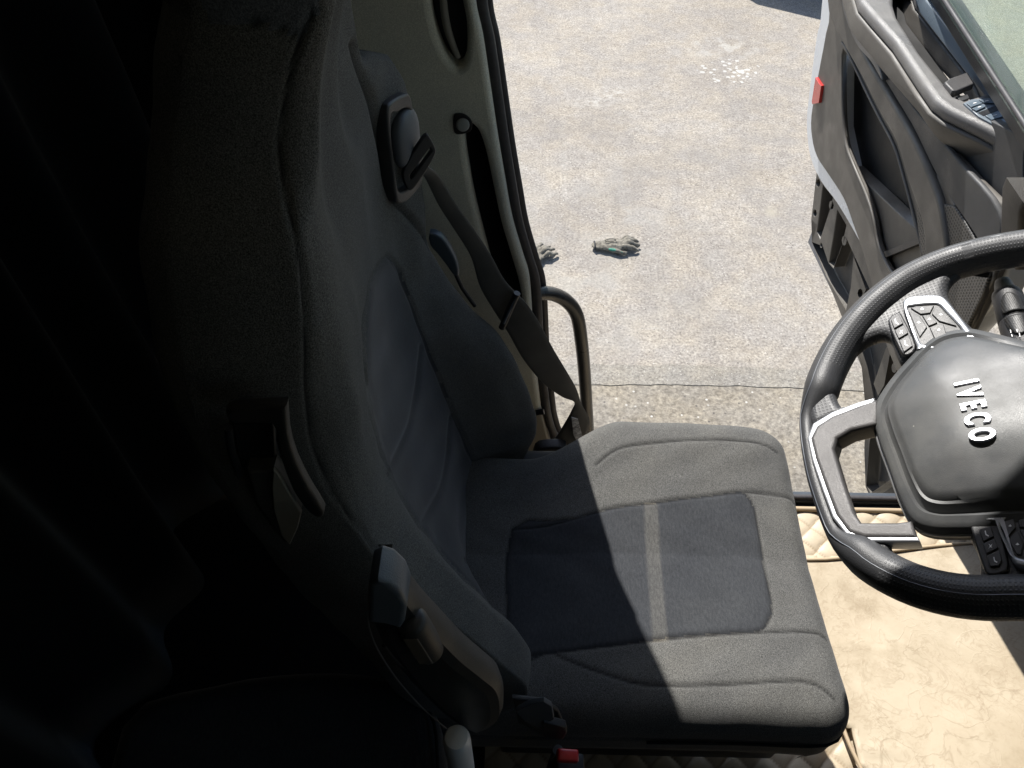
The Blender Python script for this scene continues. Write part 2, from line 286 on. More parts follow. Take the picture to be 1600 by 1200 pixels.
def slab(name, fr, outline, mats, parent=None, e0=0, e1=.01, bevel=.002, holes=(), soft=0, hsoft=None, px=True, bres=3, smooth=40):
    """solid plate with rounded rims between offsets e0 and e1 of a frame; outline traced on the e1 face"""
    cu = bpy.data.curves.new(name, 'CURVE'); cu.dimensions = '2D'; cu.fill_mode = 'BOTH'
    hs = soft if hsoft is None else hsoft
    for k, pl in enumerate([outline]+list(holes)):
        q = fr.poly(pl, e1) if px else pl
        sm = soft if k == 0 else hs
        if fr.umax: q = [(min(a, fr.umax), b) for a, b in q]
        if sm: q = [tuple(p) for p in catmull([Vector((a, b)) for a, b in q], sm, True)]
        s = cu.splines.new('POLY'); s.points.add(len(q)-1); s.use_cyclic_u = True
        for p, (a, b) in zip(s.points, q): p.co = (a, b, 0, 1)
    cu.bevel_depth = bevel; cu.bevel_resolution = bres; cu.offset = -bevel; cu.extrude = max(1e-4, (e1-e0)/2-bevel)
    tmp = bpy.data.objects.new('tmp', cu); COL.objects.link(tmp); dg = bpy.context.evaluated_depsgraph_get()
    me = bpy.data.meshes.new_from_object(tmp.evaluated_get(dg)); COL.objects.unlink(tmp); bpy.data.objects.remove(tmp); bpy.data.curves.remove(cu)
    me.name = name; me.materials.clear(); me.update(); em = (e0+e1)/2
    for l in list(me.uv_layers): me.uv_layers.remove(l)
    l = me.uv_layers.new(name='UVMap')
    for p in me.polygons:
        for li in p.loop_indices:
            c = me.vertices[me.loops[li].vertex_index].co; l.data[li].uv = (c.x, c.y)
    for v in me.vertices: c = v.co.copy(); v.co = fr.P(c.x, c.y, em+c.z)
    return link(name, me, mats, parent, smooth)
def tube_data(path, rad, n=16, cap=True, flatten=None):
    path = [Vector(p) for p in path]; V = []; F = []; UV = []; L = len(path)
    if not hasattr(rad, '__len__'): rad = [rad]*L
    t0 = (path[1]-path[0]).normalized(); ref = Vector((0, 0, 1)) if abs(t0.z) < .9 else Vector((1, 0, 0)); a = t0.cross(ref).normalized(); dist = 0
    for i, p in enumerate(path):
        tt = (path[min(i+1, L-1)]-path[max(i-1, 0)]).normalized(); a = (a - tt*a.dot(tt)).normalized(); b = tt.cross(a)
        if i: dist += (p-path[i-1]).length
        for k in range(n):
            an = 2*math.pi*k/n; V.append(p + (a*math.cos(an)+b*math.sin(an)*(flatten or 1))*rad[i]); UV.append((rad[i]*2*math.pi*k/n, dist))
        if i:
            for k in range(n): F.append(((i-1)*n+k, (i-1)*n+(k+1) % n, i*n+(k+1) % n, i*n+k))
    if cap: F.append(tuple(range(n))[::-1]); F.append(tuple(range((L-1)*n, L*n)))
    return V, F, UV
def tube(name, path, rad, mats, parent=None, n=16, soft=0, **k):
    if soft:
        if hasattr(rad, '__len__'): rad = [v.x for v in catmull([Vector((r, 0)) for r in rad], soft)]
        path = catmull(path, soft)
    V, F, UV = tube_data(path, rad, n, **k); return from_pydata(name, V, F, mats, parent, 50, UV)
def box(name, c, s, mats, parent=None, bevel=.004, rot=None, taper=1):
    bm = bmesh.new(); bmesh.ops.create_cube(bm, size=1)
    for v in bm.verts:
        k = taper if v.co.z > 0 else 1
        v.co = Vector((v.co.x*s[0]*k, v.co.y*s[1]*k, v.co.z*s[2]))
    if bevel: bmesh.ops.bevel(bm, geom=bm.edges[:], offset=bevel, segments=3, profile=.5, affect='EDGES')
    M = Matrix.Translation(Vector(c)) @ (rot.to_4x4() if rot else Matrix()); bmesh.ops.transform(bm, matrix=M, verts=bm.verts)
    me = bpy.data.meshes.new(name); bm.to_mesh(me); bm.free(); return link(name, me, mats, parent)
def pch(xs, ys, x):
    """monotone cubic"""
    xs = np.asarray(xs, float); ys = np.asarray(ys, float); x = np.clip(np.asarray(x, float), xs[0], xs[-1])
    h = np.diff(xs); d = np.diff(ys)/h; mm = np.zeros(len(xs)); mm[0] = d[0]; mm[-1] = d[-1]
    for i in range(1, len(xs)-1): mm[i] = 0 if d[i-1]*d[i] <= 0 else 2*d[i-1]*d[i]/(d[i-1]+d[i])
    i = np.clip(np.searchsorted(xs, x, side='right')-1, 0, len(xs)-2); s = (x-xs[i])/h[i]
    return ys[i]*(1+2*s)*(1-s)**2 + h[i]*mm[i]*s*(1-s)**2 + ys[i+1]*s*s*(3-2*s) - h[i]*mm[i+1]*s*s*(1-s)
def segdist(px, py, line):
    best = 1e9
    for (ax, ay), (bx, by) in zip(line[:-1], line[1:]):
        dx, dy = bx-ax, by-ay; tt = max(0, min(1, ((px-ax)*dx+(py-ay)*dy)/(dx*dx+dy*dy+1e-9))); best = min(best, math.hypot(px-ax-tt*dx, py-ay-tt*dy))
    return best
def inside(px, py, poly):
    c = False; j = len(poly)-1
    for i in range(len(poly)):
        (xi, yi), (xj, yj) = poly[i], poly[j]
        if (yi > py) != (yj > py) and px < (xj-xi)*(py-yi)/(yj-yi)+xi: c = not c
        j = i
    return c
def sm2(pts, n=5, closed=False): return [(p.x, p.y) for p in catmull([Vector(p) for p in pts], n, closed)]

# ================================================================== GROUND
def sheet(name, x0, x1, y0, y1, z, m):
    o = from_pydata(name, [(x0, y0, z), (x1, y0, z), (x1, y1, z), (x0, y1, z)], [(0, 1, 2, 3)], m, smooth=0); o['kind'] = 'structure'; return o
sheet('ground', -150, 150, -150, 150, 0, ASP)
sheet('road_verge', -60, 60, -60, 1.98, .002, ASP2)
jx = list(np.arange(-4, 6, .05)); ja = [1.915+random.uniform(-.004, .004)+.01*math.sin(x*3) for x in jx]; jb = [2.04+random.uniform(-.006, .006)+.015*math.sin(x*2.1+1) for x in jx]
jn = len(jx); jo = from_pydata('road_joint', [(x, y, .0055) for x, y in zip(jx, ja)]+[(x, y, .0045) for x, y in zip(jx, jb)], [(i, i+1, jn+i+1, jn+i) for i in range(jn-1)], ASP3, smooth=0); jo['kind'] = 'structure'
bar = empty('shadow_block', (2.0, 6.95, 0), 'unseen block added beyond the open door to cast a shadow on the far asphalt', 'shadow caster')  # unseen block, added only to throw a shadow onto the far asphalt
slab('block_body', Frame((2.1, 6.95, 0), (.86, -.5, 0), (0, 0, 1)), [(-.95, 0.009), (.62, 0.009), (.6, .2), (.5, .95), (-.78, .95), (-.93, .2)], CONC, bar, 0, .35, .02, px=False)
tube('lifting_eye', [(1.95+.06*math.cos(a), 7.2-.035*math.cos(a), .94+.07*math.sin(a)) for a in np.linspace(0, math.pi, 9)], .008, SILV2, bar, n=8)

# ================================================================== CAB SHELL
cab = empty('truck_cab', (-.2, -.7, 1.3), 'truck cab interior with dark walls, beige pillar lining and its door side open', 'truck cab')
SIDE = side(.40)
# floor, roof, walls
box('floor', (-.25, -.76, 1.355), (2.5, 2.32, .05), PLB, cab, .004)
box('roof', (-.25, -.76, 3.30), (2.6, 2.46, .05), TRIM, cab, .01)
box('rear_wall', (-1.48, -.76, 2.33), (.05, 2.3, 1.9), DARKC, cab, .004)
box('passenger_wall', (-.25, -1.95, 2.33), (2.5, .05, 1.9), PLD, cab, .004)
box('door_header', (-.02, .428, 3.155), (2.3, .05, .27), PLD, cab, .012)
box('sill_beam', (.12, .395, 1.335), (1.2, .06, .08), PLD, cab, .008)
# windscreen frame and glass
box('windscreen_header', (1.02, -.76, 3.15), (.06, 2.3, .25), PLD, cab, .01)
box('windscreen', (1.03, -.76, 2.6), (.006, 2.26, .9), GLASSC, cab, 0)
box('front_bulkhead', (1.03, -.76, 1.76), (.06, 2.3, .78), PLB, cab, .004)
# pillar lining, traced on the side wall
edge = [(742, -120), (748, 0), (760, 60), (772, 140), (784, 220), (796, 290), (806, 345), (822, 400), (832, 432), (836, 470), (838, 510), (841, 560), (847, 610), (851, 642)]
ed = sm2(edge, 4)
def shifted(l, d): return [(a+d, b) for a, b in l]
lin = SIDE.poly(shifted(ed, -6), .012)
low = SIDE.px(800, 760, .012)
out = [(-1.56, 3.2), (lin[0][0]-.02, 3.2)] + lin + [(lin[-1][0]-.03, lin[-1][1]-.01), (low[0]-.05, 1.39), (-1.56, 1.39)]
strip = SIDE.poly([(728, 196), (745, 203), (758, 235), (770, 290), (783, 350), (798, 400), (812, 450), (818, 500), (800, 520), (785, 480), (768, 420), (752, 360), (740, 310), (733, 270), (727, 230)], .012)
oval = SIDE.poly([(672, -60), (672, 0), (680, 45), (694, 84), (712, 107), (724, 102), (729, 80), (729, 40), (722, 0), (714, -60), (690, -90)], .012)
def outset(p): return p
slab('pillar_lining', SIDE, out, TRIM, cab, -.02, .012, .009, holes=[sm2(strip, 4, True), sm2(oval, 4, True)], px=False, bres=4)
slab('curtain_channel', SIDE, [(p[0], p[1]) for p in sm2(strip, 4, True)], DARKC, cab, -.022, -.012, .002, px=False)
slab('handle_recess', SIDE, [(p[0], p[1]) for p in sm2(oval, 4, True)], PLB, cab, -.022, -.012, .002, px=False)
gb = SIDE
tube('lining_grip', [SIDE.pt(a, b, .004) for a, b in [(692, -70), (692, -10), (697, 35), (706, 66), (716, 90)]], [.004, .0045, .005, .0045, .0035], mat('grip_beige', (.25, .235, .2), .6), cab, n=10, soft=4)
# curtain stud
def disc(name, P, nrm, r, th, m_, parent, dome=.4, n=24):
    q = Vector(nrm).to_track_quat('Z', 'Y').to_matrix(); V = []; F = []; prof = [(1, 0), (1, th*.6), (.93, th*.85), (.7, th), (.35, th*(1+dome*.2)), (0.01, th*(1+dome*.25))]
    for i, (a, h) in enumerate(prof):
        for k in range(n): V.append(Vector(P)+q@Vector((r*a*math.cos(2*math.pi*k/n), r*a*math.sin(2*math.pi*k/n), h)))
        if i:
            for k in range(n): F.append(((i-1)*n+k, (i-1)*n+(k+1) % n, i*n+(k+1) % n, i*n+k))
    F.append(tuple(range((len(prof)-1)*n, len(prof)*n)))
    return from_pydata(name, V, F, m_, parent, 50)
slab('stud_socket', SIDE, [(709, 182), (716, 178), (727, 180), (737, 190), (736, 204), (722, 210), (710, 207)], PLB, cab, .008, .0145, .001, soft=4)
disc('curtain_stud', SIDE.pt(723, 194, .014), (.1, -1, .2), .0093, .005, mat('stud_plastic', (.3, .31, .29), .5), cab)
# lower pillar cladding and black clip
tube('pillar_clip', [SIDE.pt(838, 645, .012), SIDE.pt(850, 643, .012)], .006, PLB, cab, n=10)
slab('pillar_foot_cover', SIDE, [(790, 640), (846, 648), (858, 690), (872, 740), (800, 760)], mat('foot_beige', (.34, .31, .25), .6, grain=.3), cab, -.02, .006, .004)
# door opening seal following the pillar
seal_o = [(a, b) for a, b in ed] + [(857, 665), (868, 688), (886, 705), (915, 712)]
W = [SIDE.pt(a+3, b, -.01) for a, b in sm2(seal_o, 2)]
tube('door_seal', W, .0085, RUB, cab, n=12)
W2 = [SIDE.pt(a+13, b, -.045) for a, b in sm2(seal_o, 2)]
tube('outer_seal_lip', W2, .0075, RUB, cab, n=12)
# painted pillar skin behind the seal
skin = SIDE.poly(shifted(ed, 2), -.03)
slab('pillar_skin', SIDE, [(-1.56, 3.2), (skin[0][0]-.02, 3.2)] + skin + [(-.36, 1.56), (-.33, 1.34), (-1.56, 1.34)], RUB, cab, -.085, -.028, .006, px=False)
# sill strip
tube('sill_seal', [(-.36, .408, 1.398), (0, .408, 1.395), (.45, .41, 1.393), (.66, .41, 1.393)], .0065, RUB, cab, n=12)
box('sill_tread', (.15, .418, 1.378), (1.05, .03, .012), mat('sill_blue_grey', (.06, .07, .085), .35), cab, .004)
# front pillar and dashboard
pil = side(.395)
slab('front_pillar', pil, [(1600, 318), (1593, 335), (1588, 425), (1640, 425), (1650, 318)], mat('pillar_brown', (.035, .031, .027), .6, grain=.7, gscale=500), cab, -.05, .02, .008)
box('door_jamb', (.67, .432, 1.88), (.24, .03, 1.05), PLB, cab, .006)
box('front_pillar_upper', (.92, .42, 2.75), (.2, .07, .9), PLD, cab, .015, rot=Matrix.Rotation(R(12), 3, 'Y'))
slab('dashboard', side(-.75), [(.72, 1.9), (.62, 1.98), (.58, 2.12), (.60, 2.19), (.7, 2.23), (1.0, 2.24), (1.0, 1.9)], PLD, cab, -1.1, 1.15, .02, px=False)
# curtain behind the seat
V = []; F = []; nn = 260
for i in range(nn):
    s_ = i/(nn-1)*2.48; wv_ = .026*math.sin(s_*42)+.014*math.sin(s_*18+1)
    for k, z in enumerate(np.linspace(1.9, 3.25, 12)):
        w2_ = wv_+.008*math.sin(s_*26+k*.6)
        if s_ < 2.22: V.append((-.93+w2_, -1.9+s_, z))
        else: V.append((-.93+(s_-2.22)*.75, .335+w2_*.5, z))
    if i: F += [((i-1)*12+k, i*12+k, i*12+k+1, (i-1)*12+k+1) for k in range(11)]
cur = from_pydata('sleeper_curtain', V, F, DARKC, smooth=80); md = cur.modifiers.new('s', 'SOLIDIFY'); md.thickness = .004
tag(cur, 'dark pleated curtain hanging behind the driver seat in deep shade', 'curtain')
# bunk / engine-side bench in the dark at lower left
bunk = empty('bench_seat', (-.9, -.5, 1.75), 'dark blue-grey cloth bench in the unlit corner at lower left', 'bench')
# grab handle outside the door opening
hp = [(838, 458, .425), (862, 459, .44), (885, 470, .45), (901, 492, .455), (908, 530, .455), (913, 580, .455), (917, 640, .455), (921, 700, .455), (922, 760, .45)]
gh = tube('grab_handle', [side(y).pt(a, b) for a, b, y in hp], .0128, mat('handle_metal', (.075, .072, .068), .32, metal=.3, grain=.15), n=20, soft=6)
tag(gh, 'bent dark metal grab handle standing upright beside the door opening behind the seat', 'grab handle')

# ================================================================== DOOR
DR = Frame((.415, 1.4, 1.6), (.045, -1, 0), (-.15, 0, 1))
DR.umax = .93
door = empty('cab_door', (.5, .45, 1.35), 'open white-edged truck door with grey inner trim, storage pocket, armrest and window', 'truck door')
slab('painted_shell', DR, [(1303, -330), (1284, 0), (1275, 60), (1261, 170), (1261, 215), (1267, 250), (1282, 284), (1307, 318), (1335, 365), (1370, 430), (1450, 560), (1590, 560), (1600, 440), (1600, 370), (1550, 360), (1462, 262), (1410, 170), (1356, 60), (1335, -40), (1325, -330)], PAINT, door, -.05, -.008, .006, soft=4, hsoft=0, holes=[[(1312, 66), (1311, 200), (1328, 282), (1352, 350), (1392, 446), (1448, 440), (1446, 400), (1404, 215), (1340, 96)]])
# lower fairing with fixing holes and slots
def grow(poly, k): 
    cx = sum(p[0] for p in poly)/len(poly); cy = sum(p[1] for p in poly)/len(poly); return [(cx+(x-cx)*k, cy+(y-cy)*k) for x, y in poly]
slots = [[(1287, 275), (1303, 302), (1292, 340), (1281, 374), (1276, 362), (1282, 320)], [(1308, 328), (1322, 352), (1316, 380), (1302, 418), (1295, 410), (1302, 370)], [(1334, 404), (1352, 452), (1342, 478), (1326, 505), (1322, 488), (1330, 450)],
         [(1385, 545), (1392, 540), (1381, 600), (1372, 616), (1366, 600)]]
holes = [(1278, 286, 4), (1273, 333, 3.5), (1299, 321, 4), (1319, 376, 4), (1344, 458, 6), (1362, 468, 3), (1397, 575, 4), (1283, 383, 2)]
hl = [[(a+r*.8*math.cos(k*math.pi/4), b+1.5*r*math.sin(k*math.pi/4)) for k in range(8)] for a, b, r in holes]
slab('step_fairing', DR, [(1277, 258), (1272, 300), (1267, 344), (1276, 352), (1268, 378), (1290, 432), (1332, 505), (1346, 575), (1352, 640), (1356, 663), (1364, 664), (1358, 690), (1353, 758), (1360, 773), (1462, 776), (1520, 640), (1500, 420), (1400, 330), (1330, 262)], PLG, door, -.045, -.012, .003, holes=slots+hl)
slab('fairing_backing', DR, [(1284, 270), (1270, 350), (1276, 372), (1331, 492), (1350, 575), (1366, 660), (1358, 752), (1450, 772), (1500, 640), (1480, 420), (1380, 330)], PLG2, door, -.066, -.046, .002)
slab('outer_skirt', DR, [(1262, 378), (1272, 352), (1340, 500), (1368, 560), (1345, 570), (1322, 503)], mat('skirt_bluegrey', (.12, .13, .15), .4), door, -.085, -.068, .002)
slab('step_side_panel', DR, [(1350, 700), (1353, 655), (1390, 640), (1400, 772), (1357, 772), (1352, 760)], PLG2, door, -.075, -.067, .002)
# inner trim with pocket and pull recess
pocket = [(1316, 74), (1314, 120), (1315, 180), (1320, 225), (1335, 265), (1352, 305), (1364, 345), (1370, 378), (1385, 415), (1404, 436), (1434, 432), (1440, 420), (1436, 385), (1424, 335), (1407, 270), (1394, 228), (1374, 190), (1354, 150), (1336, 112)]
pull = [(1364, 44), (1366, 66), (1378, 88), (1400, 124), (1424, 156), (1445, 182), (1462, 208), (1463, 200), (1448, 170), (1428, 132), (1404, 92), (1384, 62)]
trim_out = [(1305, -330), (1296, 0), (1290, 50), (1277, 120), (1267, 180), (1268, 215), (1276, 246), (1296, 277), (1318, 312), (1332, 350), (1346, 390), (1360, 440), (1372, 500), (1400, 580), (1440, 640), (1570, 640), (1600, 480), (1610, 330), (1560, 315), (1470, 218), (1440, 178), (1400, 118), (1366, 50), (1344, -10), (1330, -330)]
slab('trim_panel', DR, trim_out, PLG, door, -.008, .008, .006, holes=[pocket], soft=3)
slab('pocket_liner', DR, [(1310, 60), (1308, 200), (1330, 290), (1358, 400), (1400, 450), (1450, 445), (1450, 400), (1400, 210), (1340, 90)], POCK, door, -.052, -.046, .001)
slab('pocket_rim', DR, grow(pocket, 1.045), PLG, door, .006, .014, .0035, holes=[grow(pocket, .985)], soft=3)
slab('pocket_divider', DR, [(1376, 395), (1436, 372), (1438, 380), (1380, 404)], PLD, door, -.045, .002, .001)
# diagonal rail between pocket and pull, and charcoal lower field
slab('diagonal_rail', DR, [(1293, -60), (1294, 20), (1312, 62), (1345, 120), (1375, 180), (1400, 225), (1420, 290), (1440, 350), (1448, 420), (1478, 420), (1470, 330), (1448, 265), (1420, 205), (1382, 140), (1350, 85), (1330, 30), (1322, -60)], PLG, door, .006, .026, .009, soft=4)
slab('charcoal_field', DR, [(1322, -60), (1334, 20), (1352, 70), (1386, 132), (1424, 195), (1455, 258), (1478, 300), (1508, 345), (1530, 380), (1560, 440), (1575, 440), (1560, 330), (1500, 255), (1466, 214), (1430, 172), (1396, 124), (1368, 78), (1345, 20), (1340, -60)], PLG2, door, .006, .017, .004, soft=4)
slab('scuffed_ridge', DR, [(1318, -40), (1322, 12), (1342, 50), (1368, 92), (1378, 126), (1360, 96), (1336, 66), (1316, 10)], PLL, door, .014, .03, .003, soft=4)
slab('pull_recess', DR, pull, mat('recess_blue', (.05, .056, .064), .35), door, .008, .019, .001, soft=3)
slab('lower_trim_field', DR, [(1440, 262), (1452, 330), (1462, 420), (1480, 520), (1540, 560), (1566, 520), (1560, 430), (1520, 370), (1490, 318), (1470, 280)], PLG, door, .004, .013, .004, soft=3)
slab('speaker_grille', DR, [(1432, 328), (1448, 318), (1484, 321), (1496, 330), (1528, 385), (1556, 450), (1550, 600), (1500, 590), (1462, 500), (1440, 400)], GRILL, door, .008, .0185, .003, soft=3)
slab('inner_backing', DR, [(1410, 110), (1470, 150), (1600, 215), (1620, 430), (1500, 400), (1450, 270)], PLG2, door, -.03, -.012, .002)
# armrest: solid with cup in its top
AT = flat(2.21)
arm_o = [(1318, -90), (1345, 0), (1362, 20), (1400, 62), (1440, 122), (1462, 153), (1484, 170), (1540, 197), (1584, 221), (1600, 219), (1640, 212), (1640, 170), (1600, 150), (1560, 110), (1500, 40), (1462, -10), (1400, -90)]
cup = [(1398, -50), (1397, 6), (1403, 26), (1440, 84), (1476, 128), (1492, 150), (1506, 155), (1537, 146), (1543, 138), (1530, 112), (1480, 50), (1434, -6), (1420, -50)]
cupw = AT.poly(cup); inset = [(a+(b_-a)*.02, c_) for (a, c_), b_ in zip(cupw, [0]*len(cupw))]
slab('armrest', AT, arm_o, PLL, door, -.028, 0, .011, holes=[cup], bres=4)
body_w = AT.poly([(1316, -90), (1344, 1), (1361, 21), (1399, 64), (1438, 124), (1460, 154), (1484, 172), (1540, 198), (1583, 221), (1600, 220), (1640, 213), (1640, 178), (1600, 153), (1560, 113), (1500, 43), (1462, -8), (1400, -90)])
ab_ = slab('armrest_body', AT, body_w, PLG, door, -.115, -.026, .006, holes=[cupw], px=False)
for v in ab_.data.vertices:
    if v.co.z < 2.21-.07: v.co.z += .012+.036*min(1, max(0, (v.co.y-.63)/.2)); v.co.x += .035*min(1, max(0, (.95-v.co.y)/.2)); v.co.y += .03*min(1, max(0, (.80-v.co.y)/.1))
slab('cup_floor', AT, cupw, POCK, door, -.066, -.06, .001, px=False)
slab('belt_moulding', flat(2.232), [(1425, -60), (1447, 0), (1500, 66), (1560, 138), (1600, 172), (1640, 190), (1640, 150), (1600, 158), (1570, 128), (1520, 66), (1468, 0), (1430, -60)], mat('belt_moulding_sky_tint', (.13, .16, .19), .3), door, -.03, 0, .003)  # bluish sky reflection put into the moulding's base colour
# latch lever in the cup
slab('latch_lever', flat(2.217), [(1476, 128), (1484, 122), (1512, 112), (1516, 118), (1523, 130), (1495, 142), (1488, 141)], SILV2, door, -.014, 0, .003)
slab('latch_foot', flat(2.206), [(1494, 151), (1512, 147), (1515, 153), (1502, 158)], PLD, door, -.008, 0, .001)
# window switches: one plate, keys
SW = flat(2.2135)
slab('switch_plate', SW, [(1506, 161), (1518, 155), (1556, 152), (1640, 190), (1640, 215), (1590, 209), (1580, 209), (1530, 182)], mat('switch_plate_blue', (.16, .19, .22), .35), door, -.006, 0, .001)
for kk in ([(1511, 161), (1528, 156), (1536, 161), (1518, 167)], [(1530, 156), (1545, 154), (1556, 161), (1538, 160)], [(1519, 169), (1536, 162), (1541, 166), (1526, 173)], [(1540, 180), (1560, 173), (1570, 181), (1550, 187)], [(1564, 174), (1585, 172), (1592, 180), (1574, 182)], [(1554, 190), (1574, 183), (1596, 198), (1582, 208)], [(1578, 184), (1600, 184), (1620, 196), (1600, 198)]):
    k = slab('window_switch', SW, kk, mat('switch_key_blue', (.11, .14, .17), .35) if 'switch_key_blue' not in MATS else MATS['switch_key_blue'], door, 0, .003, .001)
    cx = sum(p[0] for p in kk)/4; cy = sum(p[1] for p in kk)/4
    slab('switch_symbol', SW, [(cx-2.5, cy-.6), (cx+2.5, cy-1.6), (cx+2.7, cy-.7), (cx-2.2, cy+.5)], WHT, k, .003, .0036, .0001)
slab('switch_gap', SW, [(1528, 176), (1560, 163), (1566, 169), (1537, 181)], PLB, door, 0, .0008, .0001)
# window: glass, frame
GF = Frame((.375, .9, 2.28), (-.06, -1, 0), (-.16, 0, 1))
slab('window_glass', GF, [(-.60, -.02), (.40, -.02), (.36, .10), (.1, .62), (-.53, .62)], GLASS, door, -.003, .002, .0004, px=False)
slab('window_frame', GF, [(-.66, -.05), (.47, -.05), (.43, .12), (.15, .70), (-.57, .70)], PLB, door, -.03, -.004, .004, holes=[[(-.575, -.008), (.385, -.008), (.34, .11), (.09, .6), (-.515, .6)]], px=False)
tube('glass_rubber', [GF.P(-.58, -.006, .004), GF.P(.4, -.006, .004)], .0045, RUB, door, n=10)
slab('red_reflector', DR, [(1274, 121), (1280, 131), (1283, 134), (1279, 161), (1269, 163), (1268, 159)], RED, door, .006, .016, .001)

# ================================================================== FLOOR MAT
def heightmesh(name, xs, ys, zf, m_, parent=None, keep=None):
    nx, ny = len(xs), len(ys); V = []; F = []
    for i, x in enumerate(xs):
        for j, y in enumerate(ys): V.append((x, y, zf(x, y)))
    for i in range(nx-1):
        for j in range(ny-1): F.append((i*ny+j, (i+1)*ny+j, (i+1)*ny+j+1, i*ny+j+1))
    return from_pydata(name, V, F, m_, parent, 75)
fm = empty('floor_mat', (.3, -.1, 1.39), 'beige quilted floor mat with a smooth worn centre in front of the seat', 'floor mat')
def quilt_z(x, y):
    p = .062; a = (x+y)/p; b = (x-y*1.05)/p
    return (abs(math.sin(math.pi*a))*abs(math.sin(math.pi*b)))**.28
def qz(base, amp): return lambda x, y: base + amp*quilt_z(x, y) + .002*math.sin(x*23+y*31)
heightmesh('quilted_border', np.arange(-.5, .62, .0042), np.arange(-.7, .382, .0042), qz(1.384, .008), QUILT, fm)
qb = [o_ for o_ in fm.children if o_.name.startswith('quilted_border')][0].data
def qs(x, y):
    p = .062; a = (x+y)/p; b = (x-y*1.05)/p; return .75*math.exp(-(min(abs(a-round(a)), abs(b-round(b)))/.045)**2)
qb.attributes.new('seam', 'FLOAT', 'POINT').data.foreach_set('value', np.array([qs(v.co.x, v.co.y) for v in qb.vertices], dtype=np.float32))
CF = flat(1.40)
cpanel = [(1196, 868), (1290, 872), (1400, 858), (1500, 848), (1700, 840), (1900, 1300), (1420, 1500), (1356, 1235), (1322, 1150), (1290, 1060), (1230, 900)]
cp = CF.poly(cpanel); rr = []
bm = bmesh.new(); 
xs = np.arange(min(p[0] for p in cp), .75, .01); ys = np.arange(-.6, max(p[1] for p in cp), .01)
def wr(x, y):
    h = .0022*math.sin(x*9+2*math.sin(y*6)) + .0008*math.sin(y*23+3*math.sin(x*9))
    h += .006*math.exp(-((y+.30-(x-.45)*.35)/.012)**2)*max(0, 1-abs(x-.5)/.12) + .004*math.exp(-((y+.145+(x-.2)*.05)/.006)**2)*max(0, 1-abs(x-.23)/.07)
    return 1.403+h
grid = {}
for i, x in enumerate(xs):
    for j, y in enumerate(ys):
        if inside(x, y, cp): grid[i, j] = bm.verts.new((x, y, wr(x, y)))
for (i, j) in list(grid):
    q = [(i, j), (i+1, j), (i+1, j+1), (i, j+1)]
    if all(k in grid for k in q): bm.faces.new([grid[k] for k in q])
bmesh.ops.delete(bm, geom=[v for v in bm.verts if not v.link_faces], context='VERTS')
me = bpy.data.meshes.new('smooth_centre'); bm.to_mesh(me); bm.free(); ce = link('smooth_centre', me, MATF, fm, 80)
md = ce.modifiers.new('s', 'SOLIDIFY'); md.thickness = .008; md.offset = 1
tube('mat_binding', [CF.pt(a, b, .012) for a, b in sm2([(1200, 872), (1290, 874), (1400, 860), (1500, 850), (1650, 843)], 4)], .004, mat('binding_tan', (.36, .28, .185), .6), fm, n=8)
tube('mat_edge_binding', [(-.3, .378, 1.393), (.1, .378, 1.393), (.6, .378, 1.393)], .006, MATS['binding_tan'], fm, n=8)
tube('mat_side_binding', [CF.pt(a, b, .012) for a, b in sm2([(1300, 1080), (1322, 1150), (1345, 1200), (1380, 1270)], 4)], .004, MATS['binding_tan'], fm, n=8)

# ================================================================== SEAT
seat = empty('driver_seat', (-.25, 0, 1.4), 'dark grey cloth truck driver seat with tall backrest and blue-black velvet centre', 'seat')
# --- backrest: loft of rings from measured side curves
ZA = [1.86, 1.93, 2.0, 2.1, 2.22, 2.32, 2.42, 2.49, 2.545, 2.59, 2.64, 2.66, 2.68, 2.70, 2.72, 2.745]
YA = [-.235, -.246, -.25, -.25, -.25, -.247, -.246, -.243, -.24, -.225, -.20, -.175, -.155, -.145, -.14, -.13]
XA = [-.50, -.445, -.430, -.465, -.518, -.562, -.583, -.591, -.585, -.58, -.579, -.588, -.591, -.584, -.573, -.559]
ZD = [1.86, 1.90, 2.02, 2.106, 2.17, 2.231, 2.305, 2.40, 2.469, 2.52, 2.55, 2.575, 2.60, 2.65, 2.70, 2.745]
YD = [.225, .23, .23, .23, .23, .23, .22, .22, .222, .218, .205, .165, .125, .10, .07, .045]
XD = [-.43, -.417, -.439, -.469, -.514, -.547, -.567, -.568, -.570, -.574, -.583, -.588, -.598, -.614, -.612, -.59]
ZB = [1.86, 2.02, 2.13, 2.245, 2.36, 2.434, 2.512, 2.577, 2.65, 2.70, 2.745]
XB = [-.50, -.478, -.525, -.556, -.570, -.571, -.570, -.572, -.578, -.572, -.555]
ZC = [1.86, 1.9, 2.065, 2.224, 2.338, 2.45, 2.56, 2.65, 2.745]
XC = [-.515, -.52, -.552, -.580, -.592, -.592, -.590, -.590, -.566]
ZM = [1.86, 2.0, 2.2, 2.35, 2.45, 2.56, 2.65, 2.745]
XM = [-.52, -.53, -.572, -.590, -.590, -.582, -.580, -.556]
ZR = [1.86, 2.1, 2.3, 2.5, 2.6, 2.68, 2.745]
XR = [-.58, -.62, -.665, -.685, -.682, -.672, -.648]
insert_px = [(604, 402), (594, 412), (580, 445), (573, 490), (572, 540), (575, 590), (583, 645), (598, 702), (622, 762), (655, 818), (705, 880), (768, 946), (772, 900), (775, 800), (758, 760), (732, 705), (700, 625), (668, 545), (645, 480), (625, 425), (614, 408)]
